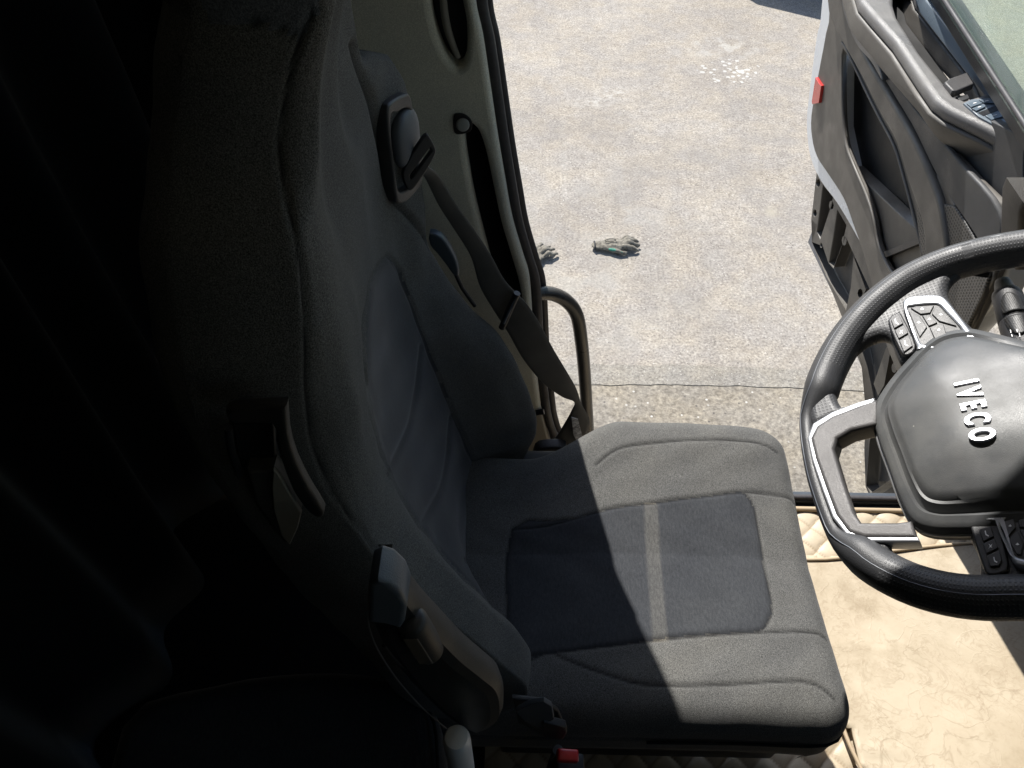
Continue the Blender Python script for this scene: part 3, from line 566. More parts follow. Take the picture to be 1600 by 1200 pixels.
seam_lines = [sm2([(500, 12), (470, 62), (450, 140), (438, 215), (438, 255), (450, 310), (466, 390), (477, 460), (479, 560), (482, 640), (492, 700), (520, 770), (560, 825), (600, 880), (640, 935), (690, 1000), (740, 1060), (775, 1110)], 3),
              sm2([(322, 26), (400, 38), (440, 46), (470, 60)], 3), insert_px+[insert_px[0]],
              sm2([(657, 540), (652, 600), (640, 660), (608, 742)], 4), sm2([(705, 650), (698, 720), (690, 760), (662, 815)], 4), sm2([(746, 740), (742, 800), (728, 880)], 4),
              sm2([(556, 70), (566, 110), (584, 170), (600, 250), (616, 312), (640, 340), (668, 372), (676, 390)], 3)]
seam_w = [.0022, .002, .0022, .0030, .0030, .0030, .0035]; seam_d = [.003, .0025, .004, .0026, .0026, .0026, .0065]
def ring(z):
    A = (float(pch(ZA, XA, z)), float(pch(ZA, YA, z))); D = (float(pch(ZD, XD, z)), float(pch(ZD, YD, z))); xb = float(pch(ZR, XR, z))
    xB, xC, xM = float(pch(ZB, XB, z)), float(pch(ZC, XC, z)), float(pch(ZM, XM, z))
    ss = [0, .035, .09, .20, .32, .5, .68, .80, .91, .965, 1]
    crN = max(A[0], xB)+.004; crF = max(D[0], xC)+.003
    xx = [A[0], A[0]*.35+crN*.65, crN, xB, (xB+xM)/2-.004, xM, (xC+xM)/2-.006, xC, crF*.75+xC*.25, crF*.4+D[0]*.6, D[0]-.004]
    pts = []
    for s in np.linspace(0, 1, 150): pts.append((float(pch(ss, xx, s)), A[1]+(D[1]-A[1])*s))
    n2 = 34; depth = D[0]-.006-xb
    for k in range(1, n2+1):
        s = k/n2; pts.append((D[0]-.006-depth*s, D[1]+.010*math.sin(math.pi*s)-.012*s**4))
    xe, ye = pts[-1]; n3 = 30; ya = A[1]+.012
    for k in range(1, n3): s = k/n3; pts.append((xb-.018*math.sin(math.pi*s), ye+(ya-ye)*s))
    n4 = 40; dx = A[0]-xb
    for k in range(0, n4): s = k/n4; pts.append((xb+dx*s, ya-.012*min(1, s*4)**.6-.010*math.sin(math.pi*s)))
    return pts
levels = list(np.arange(1.86, 2.7451, .0036)); VV = []; FF = []
rings = [(ring(z), z) for z in levels]
top = rings[-1][0]; cx = sum(p[0] for p in top)/len(top); cy = sum(p[1] for p in top)/len(top)
for k in range(1, 24):
    s = k/24; a = s*math.pi/2; rings.append(([(cx+(x-cx)*math.cos(a)**.62+.006*math.sin(a), cy+(y-cy)*math.cos(a)**.55) for x, y in top], 2.745+.062*math.sin(a)))
bot = rings[0][0]; cxb = sum(p[0] for p in bot)/len(bot); cyb = sum(p[1] for p in bot)/len(bot)
pre = []
for k in range(8, 0, -1):
    a = k/9*math.pi/2; pre.append(([(cxb+(x-cxb)*math.cos(a)**.7, cyb+(y-cyb)*math.cos(a)**.5) for x, y in bot], 1.86-.03*math.sin(a)))
rings = pre+rings; n = len(rings[0][0])
for pts, z in rings:
    for x, y in pts: VV.append(Vector((x, y, z)))
for i in range(len(rings)-1):
    for k in range(n): FF.append((i*n+k, i*n+(k+1) % n, (i+1)*n+(k+1) % n, (i+1)*n+k))
FF.append(tuple(range(n))[::-1]); FF.append(tuple(range((len(rings)-1)*n, len(rings)*n)))
me = bpy.data.meshes.new('backrest'); me.from_pydata([tuple(v) for v in VV], [], FF); me.update()
PX = [proj(v.co) for v in me.vertices]; nrm = [v.normal.copy() for v in me.vertices]; vdir = [(v.co-CAM) for v in me.vertices]
disp = [0]*len(PX); seamhit = [0.0]*len(PX)
bbs = [(min(p[0] for p in l)-12, max(p[0] for p in l)+12, min(p[1] for p in l)-12, max(p[1] for p in l)+12) for l in seam_lines]
for i, (px, py, d) in enumerate(PX):
    if nrm[i].dot(vdir[i]) > .0: continue
    for l, bb, ww, dd in zip(seam_lines, bbs, seam_w, seam_d):
        if bb[0] < px < bb[1] and bb[2] < py < bb[3]:
            r_ = segdist(px, py, l)*d/FPX
            if r_ < ww*2.5:
                disp[i] = max(disp[i], dd*math.exp(-(r_/ww)**2)); seamhit[i] = max(seamhit[i], math.exp(-(r_/(ww*.45))**2)*(.3 if l is seam_lines[2] else .8))
    if inside(px, py, insert_px): disp[i] += .0008*math.sin(nrm[i].y*3+px*.02)
# soft cloth wrinkles
for i, v in enumerate(me.vertices):
    x, y, z = v.co; wv = .0011*math.sin(z*38+3*math.sin(y*17))*math.sin(y*29+x*13)+.0006*math.sin(z*90+y*60)
    v.co = v.co - nrm[i]*(disp[i]+wv)
cap_px = [(200, -300), (322, 26), (400, 38), (440, 46), (470, 60), (486, 34), (500, 8), (560, -300)]
mi = np.zeros(len(me.polygons), dtype=np.int32)
for p in me.polygons:
    c = p.center; px, py, d = proj(c)
    if p.normal.dot(c-CAM) < 0 and p.normal.x > .1 and inside(px, py, insert_px): mi[p.index] = 1
    elif c.z > 2.70 and (inside(px, py, cap_px) or c.z > 2.775): mi[p.index] = 2
me.polygons.foreach_set('material_index', mi); me.attributes.new('seam', 'FLOAT', 'POINT').data.foreach_set('value', np.array(seamhit, dtype=np.float32))
backrest = link('backrest', me, [FAB, VEL, CAPF, SEAM], seat, 0); me.shade_smooth()

# --- outboard shoulder carrying the belt outlet
from mathutils.bvhtree import BVHTree
BVH = BVHTree.FromPolygons([v.co.copy() for v in me.vertices], [tuple(p.vertices) for p in me.polygons])
def on_back(x, y, lift=0):
    d = (OPT + RIGHT*((x-800)/FPX) + DOWN*((y-600)/FPX)).normalized(); h = BVH.ray_cast(CAM, d); nn_ = sum((BVH.ray_cast(CAM, (OPT + RIGHT*((x+a-800)/FPX) + DOWN*((y+b-600)/FPX)).normalized())[1] or Vector() for a in (-8, 0, 8) for b in (-20, 0, 20)), Vector()).normalized()
    return Frame(h[0]+nn_*lift, Vector((0, 0, 1)).cross(nn_), (0, 0, 1))
SH = on_back(630, 232, .002)
bz = [(606, 172), (612, 160), (628, 150), (641, 148), (647, 175), (652, 215), (662, 250), (660, 285), (640, 312), (624, 318), (618, 300), (612, 245), (607, 205)]
bezel = slab('belt_outlet', SH, bz, PLD, seat, -.03, .006, .003, holes=[[(611, 188), (622, 176), (640, 170), (646, 200), (652, 240), (650, 280), (628, 300), (620, 280)]], soft=4)
slab('outlet_liner', SH, grow(bz, .9), PLB, seat, -.032, -.018, .001, soft=3)
# rounded retractor cover
q = SH.pt(633, 215, .0)
SHK = abs(SH.px(650, 215)[0]-SH.px(614, 215)[0])/2/.0135
bm = bmesh.new(); bmesh.ops.create_uvsphere(bm, u_segments=32, v_segments=20, radius=1)
for v in bm.verts:
    c = v.co; c = Vector([math.copysign(abs(k)**.8, k) for k in c]); v.co = q + SH.U*c.x*.0135*SHK + SH.V*c.z*.032 + SH.N*c.y*.011
me = bpy.data.meshes.new('retractor_cover'); bm.to_mesh(me); bm.free(); link('retractor_cover', me, mat('cover_grey', (.10, .11, .125), .45, grain=.3), seat, 60)
SG = Frame(side(.165).pt(655, 260), (.85, .5, .1), (-.2, 0, 1))
slab('belt_guide', SG, [(665, 211), (672, 214), (681, 232), (680, 243), (670, 262), (655, 285), (645, 297), (637, 296), (630, 280), (632, 262), (650, 232)], PLB, seat, .0, .006, .002, holes=[[(672, 232), (674, 236), (646, 276), (642, 280), (641, 274)]], soft=3, hsoft=0)
# belt ribbon
bl = [(648, 262, 670, 262, .175), (664, 278, 688, 278, .21), (686, 322, 712, 318, .225), (712, 362, 742, 360, .235), (736, 402, 768, 400, .245), (750, 448, 790, 440, .252), (772, 486, 822, 474, .257), (795, 522, 842, 504, .262), (818, 562, 866, 548, .27), (848, 598, 890, 588, .28), (878, 620, 901, 608, .287), (897, 628, 909, 632, .292), (893, 642, 920, 652, .293), (882, 662, 921, 668, .29), (868, 684, 909, 694, .285), (852, 702, 884, 724, .28), (838, 714, 858, 742, .275)]
Lp = catmull([side(y).pt(a, b) for a, b, c, d_, y in bl], 6); Rp = catmull([side(y+.004).pt(c, d_) for a, b, c, d_, y in bl], 6)
V = []; F = []; UV = []; K = 8; dist = 0
for i, (a, b) in enumerate(zip(Lp, Rp)):
    if i: dist += ((a+b)/2-(Lp[i-1]+Rp[i-1])/2).length
    for k in range(K+1):
        s = k/K; V.append(a.lerp(b, s)+Vector((0, -.002*math.sin(math.pi*s), 0))); UV.append((dist, s*.047))
    if i: F += [((i-1)*(K+1)+k, i*(K+1)+k, i*(K+1)+k+1, (i-1)*(K+1)+k+1) for k in range(K)]
bo = from_pydata('seat_belt', V, F, BELT, seat, 80, UV)
md = bo.modifiers.new('s', 'SOLIDIFY'); md.thickness = .0014
tube('belt_stopper', [side(.247).pt(784, 512), side(.250).pt(808, 458)], .0052, PLB, bo, n=12)
tube('stopper_clip', [side(.244).pt(787, 505), side(.247).pt(806, 464)], .0024, mat('clip_blue', (.1, .13, .17), .3), bo, n=8)
slab('belt_label', Frame(side(.282).pt(900, 668), (.9, .2, 0), (.1, 0, 1)), [(893, 652), (903, 655), (911, 686), (903, 693), (896, 680)], LABEL, bo, 0, .0016, .0004)
slab('belt_anchor', side(.27), [(836, 706), (856, 700), (884, 702), (880, 722), (850, 738), (832, 734)], PLB, seat, -.01, .012, .004, soft=3)

# --- cushion: rounded block with seam grooves
cx0, cx1, cy0, cy1, rc, ztop, Rr = -.57, .008, -.262, .245, .05, 1.902, .035
insC = [(800, 806), (900, 797), (1010, 788), (1100, 776), (1150, 769), (1168, 775), (1182, 800), (1195, 870), (1207, 945), (1200, 970), (1186, 986), (1150, 990), (1050, 998), (960, 1012), (850, 1024), (800, 1030)]
CH = flat(1.902)
def wl(l): return [CH.px(a, b) for a, b in l]
insW = wl(sm2(insC, 3, True))
stripeW = wl([(1006, 786), (1027, 786), (1042, 1004), (1019, 1006)])
seamC = [wl(sm2(l, 3)) for l in ([(930, 722), (965, 708), (1040, 698), (1120, 694), (1185, 695), (1215, 706)], [(800, 806), (900, 797), (1010, 787), (1100, 776), (1180, 768), (1240, 770), (1262, 778)], [(800, 1030), (850, 1024), (960, 1011), (1100, 996), (1200, 988), (1270, 984), (1300, 992)],
         [(862, 1022), (900, 1042), (960, 1064), (1010, 1076), (1120, 1076), (1230, 1068), (1275, 1072), (1305, 1094)])] + [insW+[insW[0]]]
def sdf(x, y):
    qx = abs(x-(cx0+cx1)/2)-(cx1-cx0)/2+rc; qy = abs(y-(cy0+cy1)/2)-(cy1-cy0)/2+rc
    return math.hypot(max(qx, 0), max(qy, 0))+min(max(qx, qy), 0)-rc
def cpos(x, y):
    d = sdf(x, y); e = 1e-4; gx = (sdf(x+e, y)-sdf(x-e, y))/(2*e); gy = (sdf(x, y+e)-sdf(x, y-e))/(2*e); l = math.hypot(gx, gy) or 1; gx /= l; gy /= l
    u = (y-(cy0+cy1)/2)/((cy1-cy0)/2)
    z = ztop + .010*math.exp(-((abs(u)-.78)/.2)**2) - .012*max(0, 1-abs(u)/.5) + .006*math.sin(min(1, max(0, (x+.45)/.4))*math.pi) - .018*max(0, (x+.12)/.13)**2*(x > -.12)
    tpr = min(1, max(0, (-.27-x)/.16)); tpr = tpr*tpr*(3-2*tpr); yk = 1-.30*tpr*(1 if y > -.02 else 0)
    arc = Rr*math.pi/2
    if d < -Rr: off = None
    elif d < -Rr+arc: a = (d+Rr)/Rr; x0 = x-gx*(d+Rr); y0 = y-gy*(d+Rr); x = x0+gx*Rr*math.sin(a); y = y0+gy*Rr*math.sin(a); z -= Rr*(1-math.cos(a))
    else:
        dd = d+Rr-arc; k = d+Rr; x = x-gx*k+gx*Rr; y = y-gy*k+gy*Rr; z -= Rr+dd
        pinch = .004*math.exp(-((dd-.012)/.004)**2)+.01*max(0, dd-.05)/.05; x -= gx*pinch; y -= gy*pinch
    if y > -.02: y = -.02+(y+.02)*yk
    return x, y, z, d
ext = .10; st = .0033
gx_ = np.arange(cx0-.03, cx1+ext, st); gy_ = np.arange(cy0-ext, cy1+ext, st); V = []; info = []
for x in gx_:
    for y in gy_:
        X, Y, Z, d = cpos(x, y); dz = 0; hit = 0.0
        if d < .01:
            for l in seamC:
                r_ = segdist(x, y, l)
                if r_ < .008: dz = max(dz, .0021*math.exp(-(r_/.0026)**2)); hit = max(hit, .75*math.exp(-(r_/.0021)**2))
        Z -= dz; Z += .0009*math.sin(x*60+4*math.sin(y*19))*math.sin(y*47)
        V.append((X, Y, Z)); info.append((x, y, hit))
ny = len(gy_); F = []; MI = []
for i in range(len(gx_)-1):
    for j in range(ny-1):
        q = (i*ny+j, (i+1)*ny+j, (i+1)*ny+j+1, i*ny+j+1); F.append(q); x, y, _ = info[q[0]]; x += st/2; y += st/2
        MI.append(1 if inside(x, y, insW) else 0)
me = bpy.data.meshes.new('seat_cushion'); me.from_pydata(V, [], F); me.update(); me.polygons.foreach_set('material_index', np.array(MI, dtype=np.int32)); me.attributes.new('seam', 'FLOAT', 'POINT').data.foreach_set('value', np.array([q_[2] for q_ in info], dtype=np.float32))
sw_ = [min(1, max(0, (.5+(1 if inside(q_[0], q_[1], stripeW) else -1)*segdist(q_[0], q_[1], stripeW+[stripeW[0]])/.0033))) for q_ in info]
me.attributes.new('stripe', 'FLOAT', 'POINT').data.foreach_set('value', np.array(sw_, dtype=np.float32))
cushion = link('seat_cushion', me, [FAB, VEL, STRIPE, SEAM], seat, 0); me.shade_smooth()
box('cushion_pan', (-.245, -.008, 1.80), (.46, .46, .08), PLB, seat, .015)
box('pedestal', (-.28, 0, 1.60), (.34, .30, .36), PLB, seat, .02)
box('slide_rail', (-.22, -.15, 1.44), (.5, .04, .05), PLD, seat, .006)
# piping along the lower near edge of the cushion
tube('edge_piping', [(-.27, -.2645, 1.858), (-.15, -.2645, 1.862), (-.03, -.262, 1.856), (.002, -.23, 1.848)], .0022, SEAM, seat, n=8, soft=4)
# side shield and buckle
slab('side_shield', side(-.262), [(800, 1092), (850, 1098), (872, 1112), (880, 1130), (872, 1150), (850, 1150), (810, 1130)], PLB, seat, 0, .006, .002)
slab('shield_plate', side(-.28), [(806, 1112), (830, 1100), (850, 1097), (862, 1104), (866, 1124), (842, 1138), (820, 1128)], mat('plate_bluegrey', (.06, .07, .08), .5), seat, -.004, .002, .001)
BK = Frame(side(-.30).pt(885, 1175), (.98, -.1, -.15), (.1, .1, 1))
stalk = tube('buckle_stalk', [side(-.285).pt(872, 1172), side(-.29).pt(860, 1205), side(-.29).pt(852, 1260)], .007, PLB, seat, n=12)
bc = Frame(side(-.30).pt(888, 1176), (.97, .05, -.1), (0, 1, .4))
bk = box('belt_buckle', side(-.30).pt(886, 1192)+Vector((0, 0, -.022)), (.036, .022, .06), PLB, seat, .004, rot=Matrix.Rotation(R(8), 3, 'Y'))
box('release_button', side(-.30).pt(886, 1184)+Vector((0, 0, .008)), (.027, .015, .012), REDB, bk, .003, rot=Matrix.Rotation(R(8), 3, 'Y'))
slab('buckle_tab', side(-.275), [(846, 1132), (850, 1129), (884, 1138), (886, 1146), (880, 1156), (848, 1152)], PLB, seat, 0, .01, .002)

slab('belt_adjuster', side(.262), [(671, 366), (690, 372), (703, 390), (713, 410), (717, 430), (708, 430), (698, 416), (682, 396), (672, 384)], mat('adjuster_blue', (.06, .075, .09), .4), seat, -.006, .008, .003, soft=2)
tube('adjuster_rod', [side(.262).pt(712, 428), side(.262).pt(722, 450), side(.262).pt(742, 478)], .003, PLB, seat, n=10)
# --- folded-up armrest on the inboard side
AR = side(-.292)
ao = [(577, 912), (592, 908), (610, 916), (630, 934), (640, 950), (660, 975), (690, 1005), (725, 1040), (760, 1068), (780, 1086), (786, 1110), (782, 1132), (760, 1148), (735, 1150), (700, 1130), (660, 1095), (620, 1052), (590, 1008), (576, 970)]
ARMP = mat('armrest_plastic', (.034, .032, .030), .38, grain=.3, gscale=1300)
arm = slab('armrest', AR, ao, ARMP, seat, .002, .034, .012, soft=3, bres=1)
slab('armrest_cap', AR, [(576, 914), (590, 908), (610, 914), (628, 930), (636, 948), (632, 975), (626, 984), (600, 976), (575, 974)], mat('armrest_cap_skylit', (.10, .115, .135), .38, grain=.3), arm, .012, .040, .004, bres=3)  # sky light on the tip painted in as a paler, bluer colour
# thumbwheel
a0, a1 = AR.pt(640, 966, .032), AR.pt(672, 1018, .032); ax = (a1-a0).normalized(); pth = [a0.lerp(a1, s) for s in (0, .04, .1, .5, .9, .96, 1)]
tube('thumbwheel', pth, [.009, .0115, .0125, .0128, .0125, .0115, .009], ARMP, arm, n=28)
V = []; F = []
side_ = ax.cross(AR.N).normalized()
for k in range(26):
    c = a0.lerp(a1, .14+.72*k/25)+AR.N*.0122; w_ = .0055
    b0 = len(V)
    for sx in (-1, 1):
        for sy in (-1, 1): V.append(c+side_*w_*sx+ax*.0005*sy)
    for sx in (-1, 1):
        for sy in (-1, 1): V.append(c+side_*w_*.95*sx+ax*.0002*sy+AR.N*.0012)
    F += [tuple(b0+q for q in f) for f in ((4, 5, 7, 6), (0, 1, 5, 4), (2, 6, 7, 3), (0, 4, 6, 2), (1, 3, 7, 5))]
from_pydata('grip_ribs', V, F, mat('rib_brown', (.13, .115, .095), .5), arm, 0)
tube('edge_highlight', [AR.pt(a_, b_, .026) for a_, b_ in [(577, 914), (575, 960), (579, 988), (594, 1022), (624, 1066), (664, 1110), (702, 1142)]], .0007, mat('edge_highlight_grey', (.16, .15, .14), .4), arm, n=6, soft=5)  # thin pale tube standing in for light caught along the contour
tube('side_groove', [AR.pt(600, 1008, .030), AR.pt(622, 1034, .031), AR.pt(646, 1050, .031)], .002, PLD, arm, n=8, soft=3)
# --- upper bracket on the side of the backrest
BR = side(-.256)
brk = slab('side_bracket', BR, [(352, 650), (362, 641), (438, 636), (447, 642), (450, 680), (462, 722), (484, 766), (506, 802), (498, 811), (480, 800), (458, 770), (440, 725), (430, 690), (424, 664), (366, 664)], ARMP, seat, .003, .013, .003, soft=2)
slab('bracket_stem', BR, [(385, 735), (427, 733), (436, 742), (470, 800), (463, 826), (452, 853), (442, 848), (400, 790)], mat('stem_grey', (.05, .048, .043), .45, grain=.2), seat, -.004, .010, .003)
slab('stem_lit_face', BR, [(427, 735), (435, 742), (452, 772), (471, 802), (465, 826), (453, 852), (440, 838), (428, 800), (425, 765)], mat('stem_lit_beige', (.26, .24, .20), .45, grain=.2), seat, .009, .0125, .001)  # lit right side of the stem, painted as a paler plate
slab('bracket_tray', BR, [(362, 662), (428, 660), (432, 735), (375, 735)], PLB, seat, -.008, .0, .002)
tube('bracket_rib', [BR.pt(357, 668, .004), BR.pt(362, 705, .004), BR.pt(375, 742, .004)], .003, PLB, seat, n=8, soft=3)

# ================================================================== BENCH (dark, lower left) and post
BN = flat(1.93)
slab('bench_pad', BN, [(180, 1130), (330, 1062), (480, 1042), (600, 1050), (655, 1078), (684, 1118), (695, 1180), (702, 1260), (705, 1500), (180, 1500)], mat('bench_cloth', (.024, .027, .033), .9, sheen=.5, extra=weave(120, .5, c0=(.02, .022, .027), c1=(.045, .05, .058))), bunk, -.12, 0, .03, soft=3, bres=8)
tube('bench_piping', [BN.pt(655, 1090, 0), BN.pt(678, 1130, 0), BN.pt(684, 1200, 0), BN.pt(688, 1300, 0)], .002, SEAM, bunk, n=8, soft=3)
box('bench_base', (-.75, -.7, 1.6), (.5, .4, .42), PLB, bunk, .01)
p0 = side(-.345).pt(713, 1152); post = tube('silver_post', [p0+Vector((0, 0, -.8)), p0+Vector((0, 0, -.02)), p0+Vector((0, 0, -.006)), p0, p0+Vector((0, 0, .0015))], [.0135, .0135, .0132, .011, .006], POST, n=24)
tag(post, 'upright bare aluminium post with rounded top beside the folded armrest', 'post')

# ================================================================== STEERING WHEEL
tw = .538; WC = Vector((.099, -.029, 2.298))
WF = Frame(WC, (0, -1, 0), (math.cos(tw), 0, math.sin(tw)))
wheel = empty('steering_wheel', WC, 'black leather steering wheel with raised pale letters on its grey hub', 'steering wheel')
# rim: outer edge radius .241, flattened at the bottom
NR = 140
tr_ = [WF.px(a, b) for a, b in [(1500, 388), (1450, 405), (1400, 430), (1350, 468), (1310, 510), (1280, 555), (1258, 605), (1250, 650), (1251, 690), (1259, 740), (1270, 780), (1284, 820), (1302, 860), (1332, 895), (1372, 922), (1422, 945), (1480, 961), (1540, 968), (1600, 968)]]
outl = []
for k in range(19):
    a = R(118) + (R(360+3.0)-R(118))*k/18.0       # the upper part, out of the frame, is a plain circle
    pass
outl = [Vector(p) for p in tr_] + [Vector((.242*math.cos(R(t_)), .242*math.sin(R(t_)))) for t_ in np.linspace(-12, 166, 16)]
outl = catmull(outl, 12, True)
L_ = [0]
for i in range(len(outl)): L_.append(L_[-1]+(outl[(i+1) % len(outl)]-outl[i]).length)
even = []
for k in range(NR):
    d_ = L_[-1]*k/NR; i = int(np.searchsorted(L_, d_, side='right')-1); f_ = (d_-L_[i])/(L_[i+1]-L_[i]); even.append(outl[i % len(outl)].lerp(outl[(i+1) % len(outl)], f_))
rimpts = []; radii = []
for k in range(NR):
    p = even[k]; tg = (even[(k+1) % NR]-even[k-1]).normalized(); inn = Vector((-tg.y, tg.x)); inn = inn if inn.dot(-p) > 0 else -inn
    fl = min(1, max(0, (-p.y-.19)/.03)) if -.06 < p.x < .10 else (max(0, 1-abs(p.x-(-.06 if p.x < 0 else .10))/.04)*min(1, max(0, (-p.y-.19)/.03)))
    r_ = .0212-.0117*fl; radii.append(r_); rimpts.append(p+inn*r_)
V = []; F = []; UV = []; n = 26
for i in range(NR):
    p = rimpts[i]; tng = (rimpts[(i+1) % NR]-rimpts[i-1]).normalized(); nr = Vector((tng.y, -tng.x)); rr_ = radii[i]
    for k in range(n):
        an = 2*math.pi*k/n; V.append(WF.P(p.x+nr.x*rr_*math.cos(an), p.y+nr.y*rr_*math.cos(an), rr_*1.12*math.sin(an))); UV.append((an*rr_, i*.0118))
    for k in range(n): F.append((i*n+k, i*n+(k+1) % n, ((i+1) % NR)*n+(k+1) % n, ((i+1) % NR)*n+k))
rim = from_pydata('rim', V, F, [LEA, LEA2], wheel, 60, UV)
for i, p in enumerate(rim.data.polygons):
    q_ = rimpts[i//n]
    if (q_.y < -.165 and -.125 < q_.x < .15) or (p.center-WC).normalized().dot((WF.U*q_.x+WF.V*q_.y).normalized()) > 1.1: p.material_index = 1
# stitched seam round the inner side
ring_o = [WF.P(p.x*(1+.006/p.length), p.y*(1+.006/p.length), r_*1.12*.94) for p, r_ in zip(rimpts, radii)]; 
V, F, UV = tube_data(ring_o+[ring_o[0]], .0007, 6, cap=False); from_pydata('rim_seam', V, F, mat('seam_blue', (.09, .1, .12), .5), rim, 60)
# thumb grips: thick leather lobes where the side spokes meet the rim
def lobe(name, pts, rads, m_, par):
    return tube(name, [WF.pt(a, b, e) for a, b, e in pts], rads, m_, par, n=18, soft=5)
# hub
hub_o = [(1384, 600), (1416, 562), (1442, 536), (1470, 518), (1510, 511), (1550, 518), (1590, 528), (1650, 546), (1720, 580), (1760, 640), (1770, 720), (1740, 790), (1680, 822), (1600, 825), (1500, 828), (1452, 826), (1424, 812), (1404, 775), (1386, 725), (1370, 680), (1363, 640)]
hub_w = WF.poly(hub_o, .012); hub_s = [(p.x, p.y) for p in catmull([Vector(p) for p in hub_w], 5, True)]
hc = (sum(p[0] for p in hub_s)/len(hub_s), sum(p[1] for p in hub_s)/len(hub_s))
prof = [(1.0, -.012), (1.0, .006), (.99, .011), (.975, .0135), (.94, .016), (.90, .0185), (.865, .021), (.84, .024), (.815, .030), (.79, .0365), (.76, .0405), (.72, .0425), (.62, .0445), (.5, .047), (.38, .049), (.25, .0505), (.12, .051), (.02, .051)]
V = []; F = []; m_ = len(hub_s)
import itertools
for i, (s, e) in enumerate(prof):
    for (a, b) in hub_s:
        # the raised plateau is squarer than the outline
        u, v_ = (a-hc[0])*s, (b-hc[1])*s
        ridge = 0
        if s < .9: ridge = -.012*max(0, (-v_-.022)/.06) - .008*max(0, (abs(u)-.05)/.05)
        V.append(WF.P(hc[0]+u, hc[1]+v_, e+ridge*(1 if s < .8 else .5)))
    if i: F += [((i-1)*m_+k, (i-1)*m_+(k+1) % m_, i*m_+(k+1) % m_, i*m_+k) for k in range(m_)]
F.append(tuple(range((len(prof)-1)*m_, len(prof)*m_)))
hub = from_pydata('hub_cover', V, F, HUB, wheel, 30)
lip = [WF.P(hc[0]+(a-hc[0])*1.004, hc[1]+(b-hc[1])*1.004, .001) for a, b in hub_s]
V, F, UV = tube_data(lip+[lip[0]], .0022, 8, cap=False); from_pydata('hub_lip', V, F, mat('lip_metal', (.3, .3, .3), .3, metal=.5), hub, 60)
# lettering
tc = bpy.data.curves.new('word', 'FONT'); tc.body = 'IVECO'; tc.size = .029; tc.extrude = .0012; tc.offset = .0006; tc.bevel_depth = .0005; tc.align_x = 'CENTER'; tc.align_y = 'CENTER'; tc.space_character = 1.62
to = bpy.data.objects.new('tmp', tc); COL.objects.link(to); me = bpy.data.meshes.new_from_object(to.evaluated_get(bpy.context.evaluated_depsgraph_get())); COL.objects.unlink(to)
hbv = BVHTree.FromPolygons([v.co.copy() for v in hub.data.vertices], [tuple(p.vertices) for p in hub.data.polygons])
hh = hbv.ray_cast(CAM, (OPT + RIGHT*((1521-800)/FPX) + DOWN*((642-600)/FPX)).normalized())
LT = Frame(hh[0]-WF.N*.0008, (-.10, -1, -.05), (math.cos(tw), 0, math.sin(tw)))
for v in me.vertices: c = v.co.copy(); v.co = LT.P(c.x*.64, c.y*1.08, c.z+.0015)
me.materials.clear(); link('letters', me, CHR, hub, 30)
# double lower spoke (open frame)
spo = [(1372, 622), (1340, 633), (1300, 648), (1275, 664), (1265, 684), (1272, 715), (1290, 765), (1305, 805), (1325, 832), (1350, 840), (1434, 840), (1424, 812), (1400, 815), (1345, 815), (1335, 800), (1318, 750), (1303, 700), (1308, 684), (1330, 672), (1372, 662)]
spoke = slab('lower_spoke', WF, spo, SILV2, wheel, -.014, .016, .005, bres=4)
slab('spoke_trim', WF, [(1366, 621), (1340, 628), (1300, 643), (1270, 661), (1261, 684), (1268, 718), (1284, 765), (1300, 808), (1322, 836), (1352, 846), (1438, 846), (1434, 838), (1352, 838), (1327, 829), (1308, 803), (1293, 762), (1277, 716), (1271, 686), (1279, 669), (1305, 652), (1342, 637), (1366, 629)], SILV, wheel, -.006, .0145, .002)
# side spokes: keypads in silver frames
def keypad(outer_frame, inner, plate, keys, side_plate, side_keys, base):
    sp = slab('side_spoke', WF, base, LEA, wheel, -.018, .008, .012, soft=3, bres=5)
    slab('silver_frame', WF, outer_frame, SILV, sp, .004, .017, .003, holes=[inner], soft=3)
    slab('key_plate', WF, plate, PLD, sp, .002, .0145, .001)
    for kk in keys:
        q = slab('spoke_key', WF, grow(kk, .95), PLD, sp, .0145, .0165, .0008)
        x = sum(p[0] for p in kk)/len(kk); y = sum(p[1] for p in kk)/len(kk)
        slab('key_mark', WF, [(x-3, y), (x, y-3), (x+3, y), (x, y+1)], WHT, q, .0165, .0169, .0001)
    slab('switch_bank', WF, side_plate, PLB, sp, .002, .013, .002, soft=2)
    for i, kk in enumerate(side_keys):
        q = slab('bank_key', WF, kk, PLD, sp, .013, .0152, .0008)
        x = sum(p[0] for p in kk)/len(kk); y = sum(p[1] for p in kk)/len(kk)
        slab('key_mark', WF, [(x-3.5, y-4), (x-1.5, y-4.5), (x-.5, y+1), (x+3.5, y+3.5), (x+2.5, y+5), (x-2, y+2.5)] if i != 1 else [(x-3, y-3), (x, y-1), (x+3, y-3.5), (x+1, y+.5), (x+3, y+4), (x, y+2), (x-3, y+4), (x-1.2, y)], WHT, q, .0152, .0156, .0001)
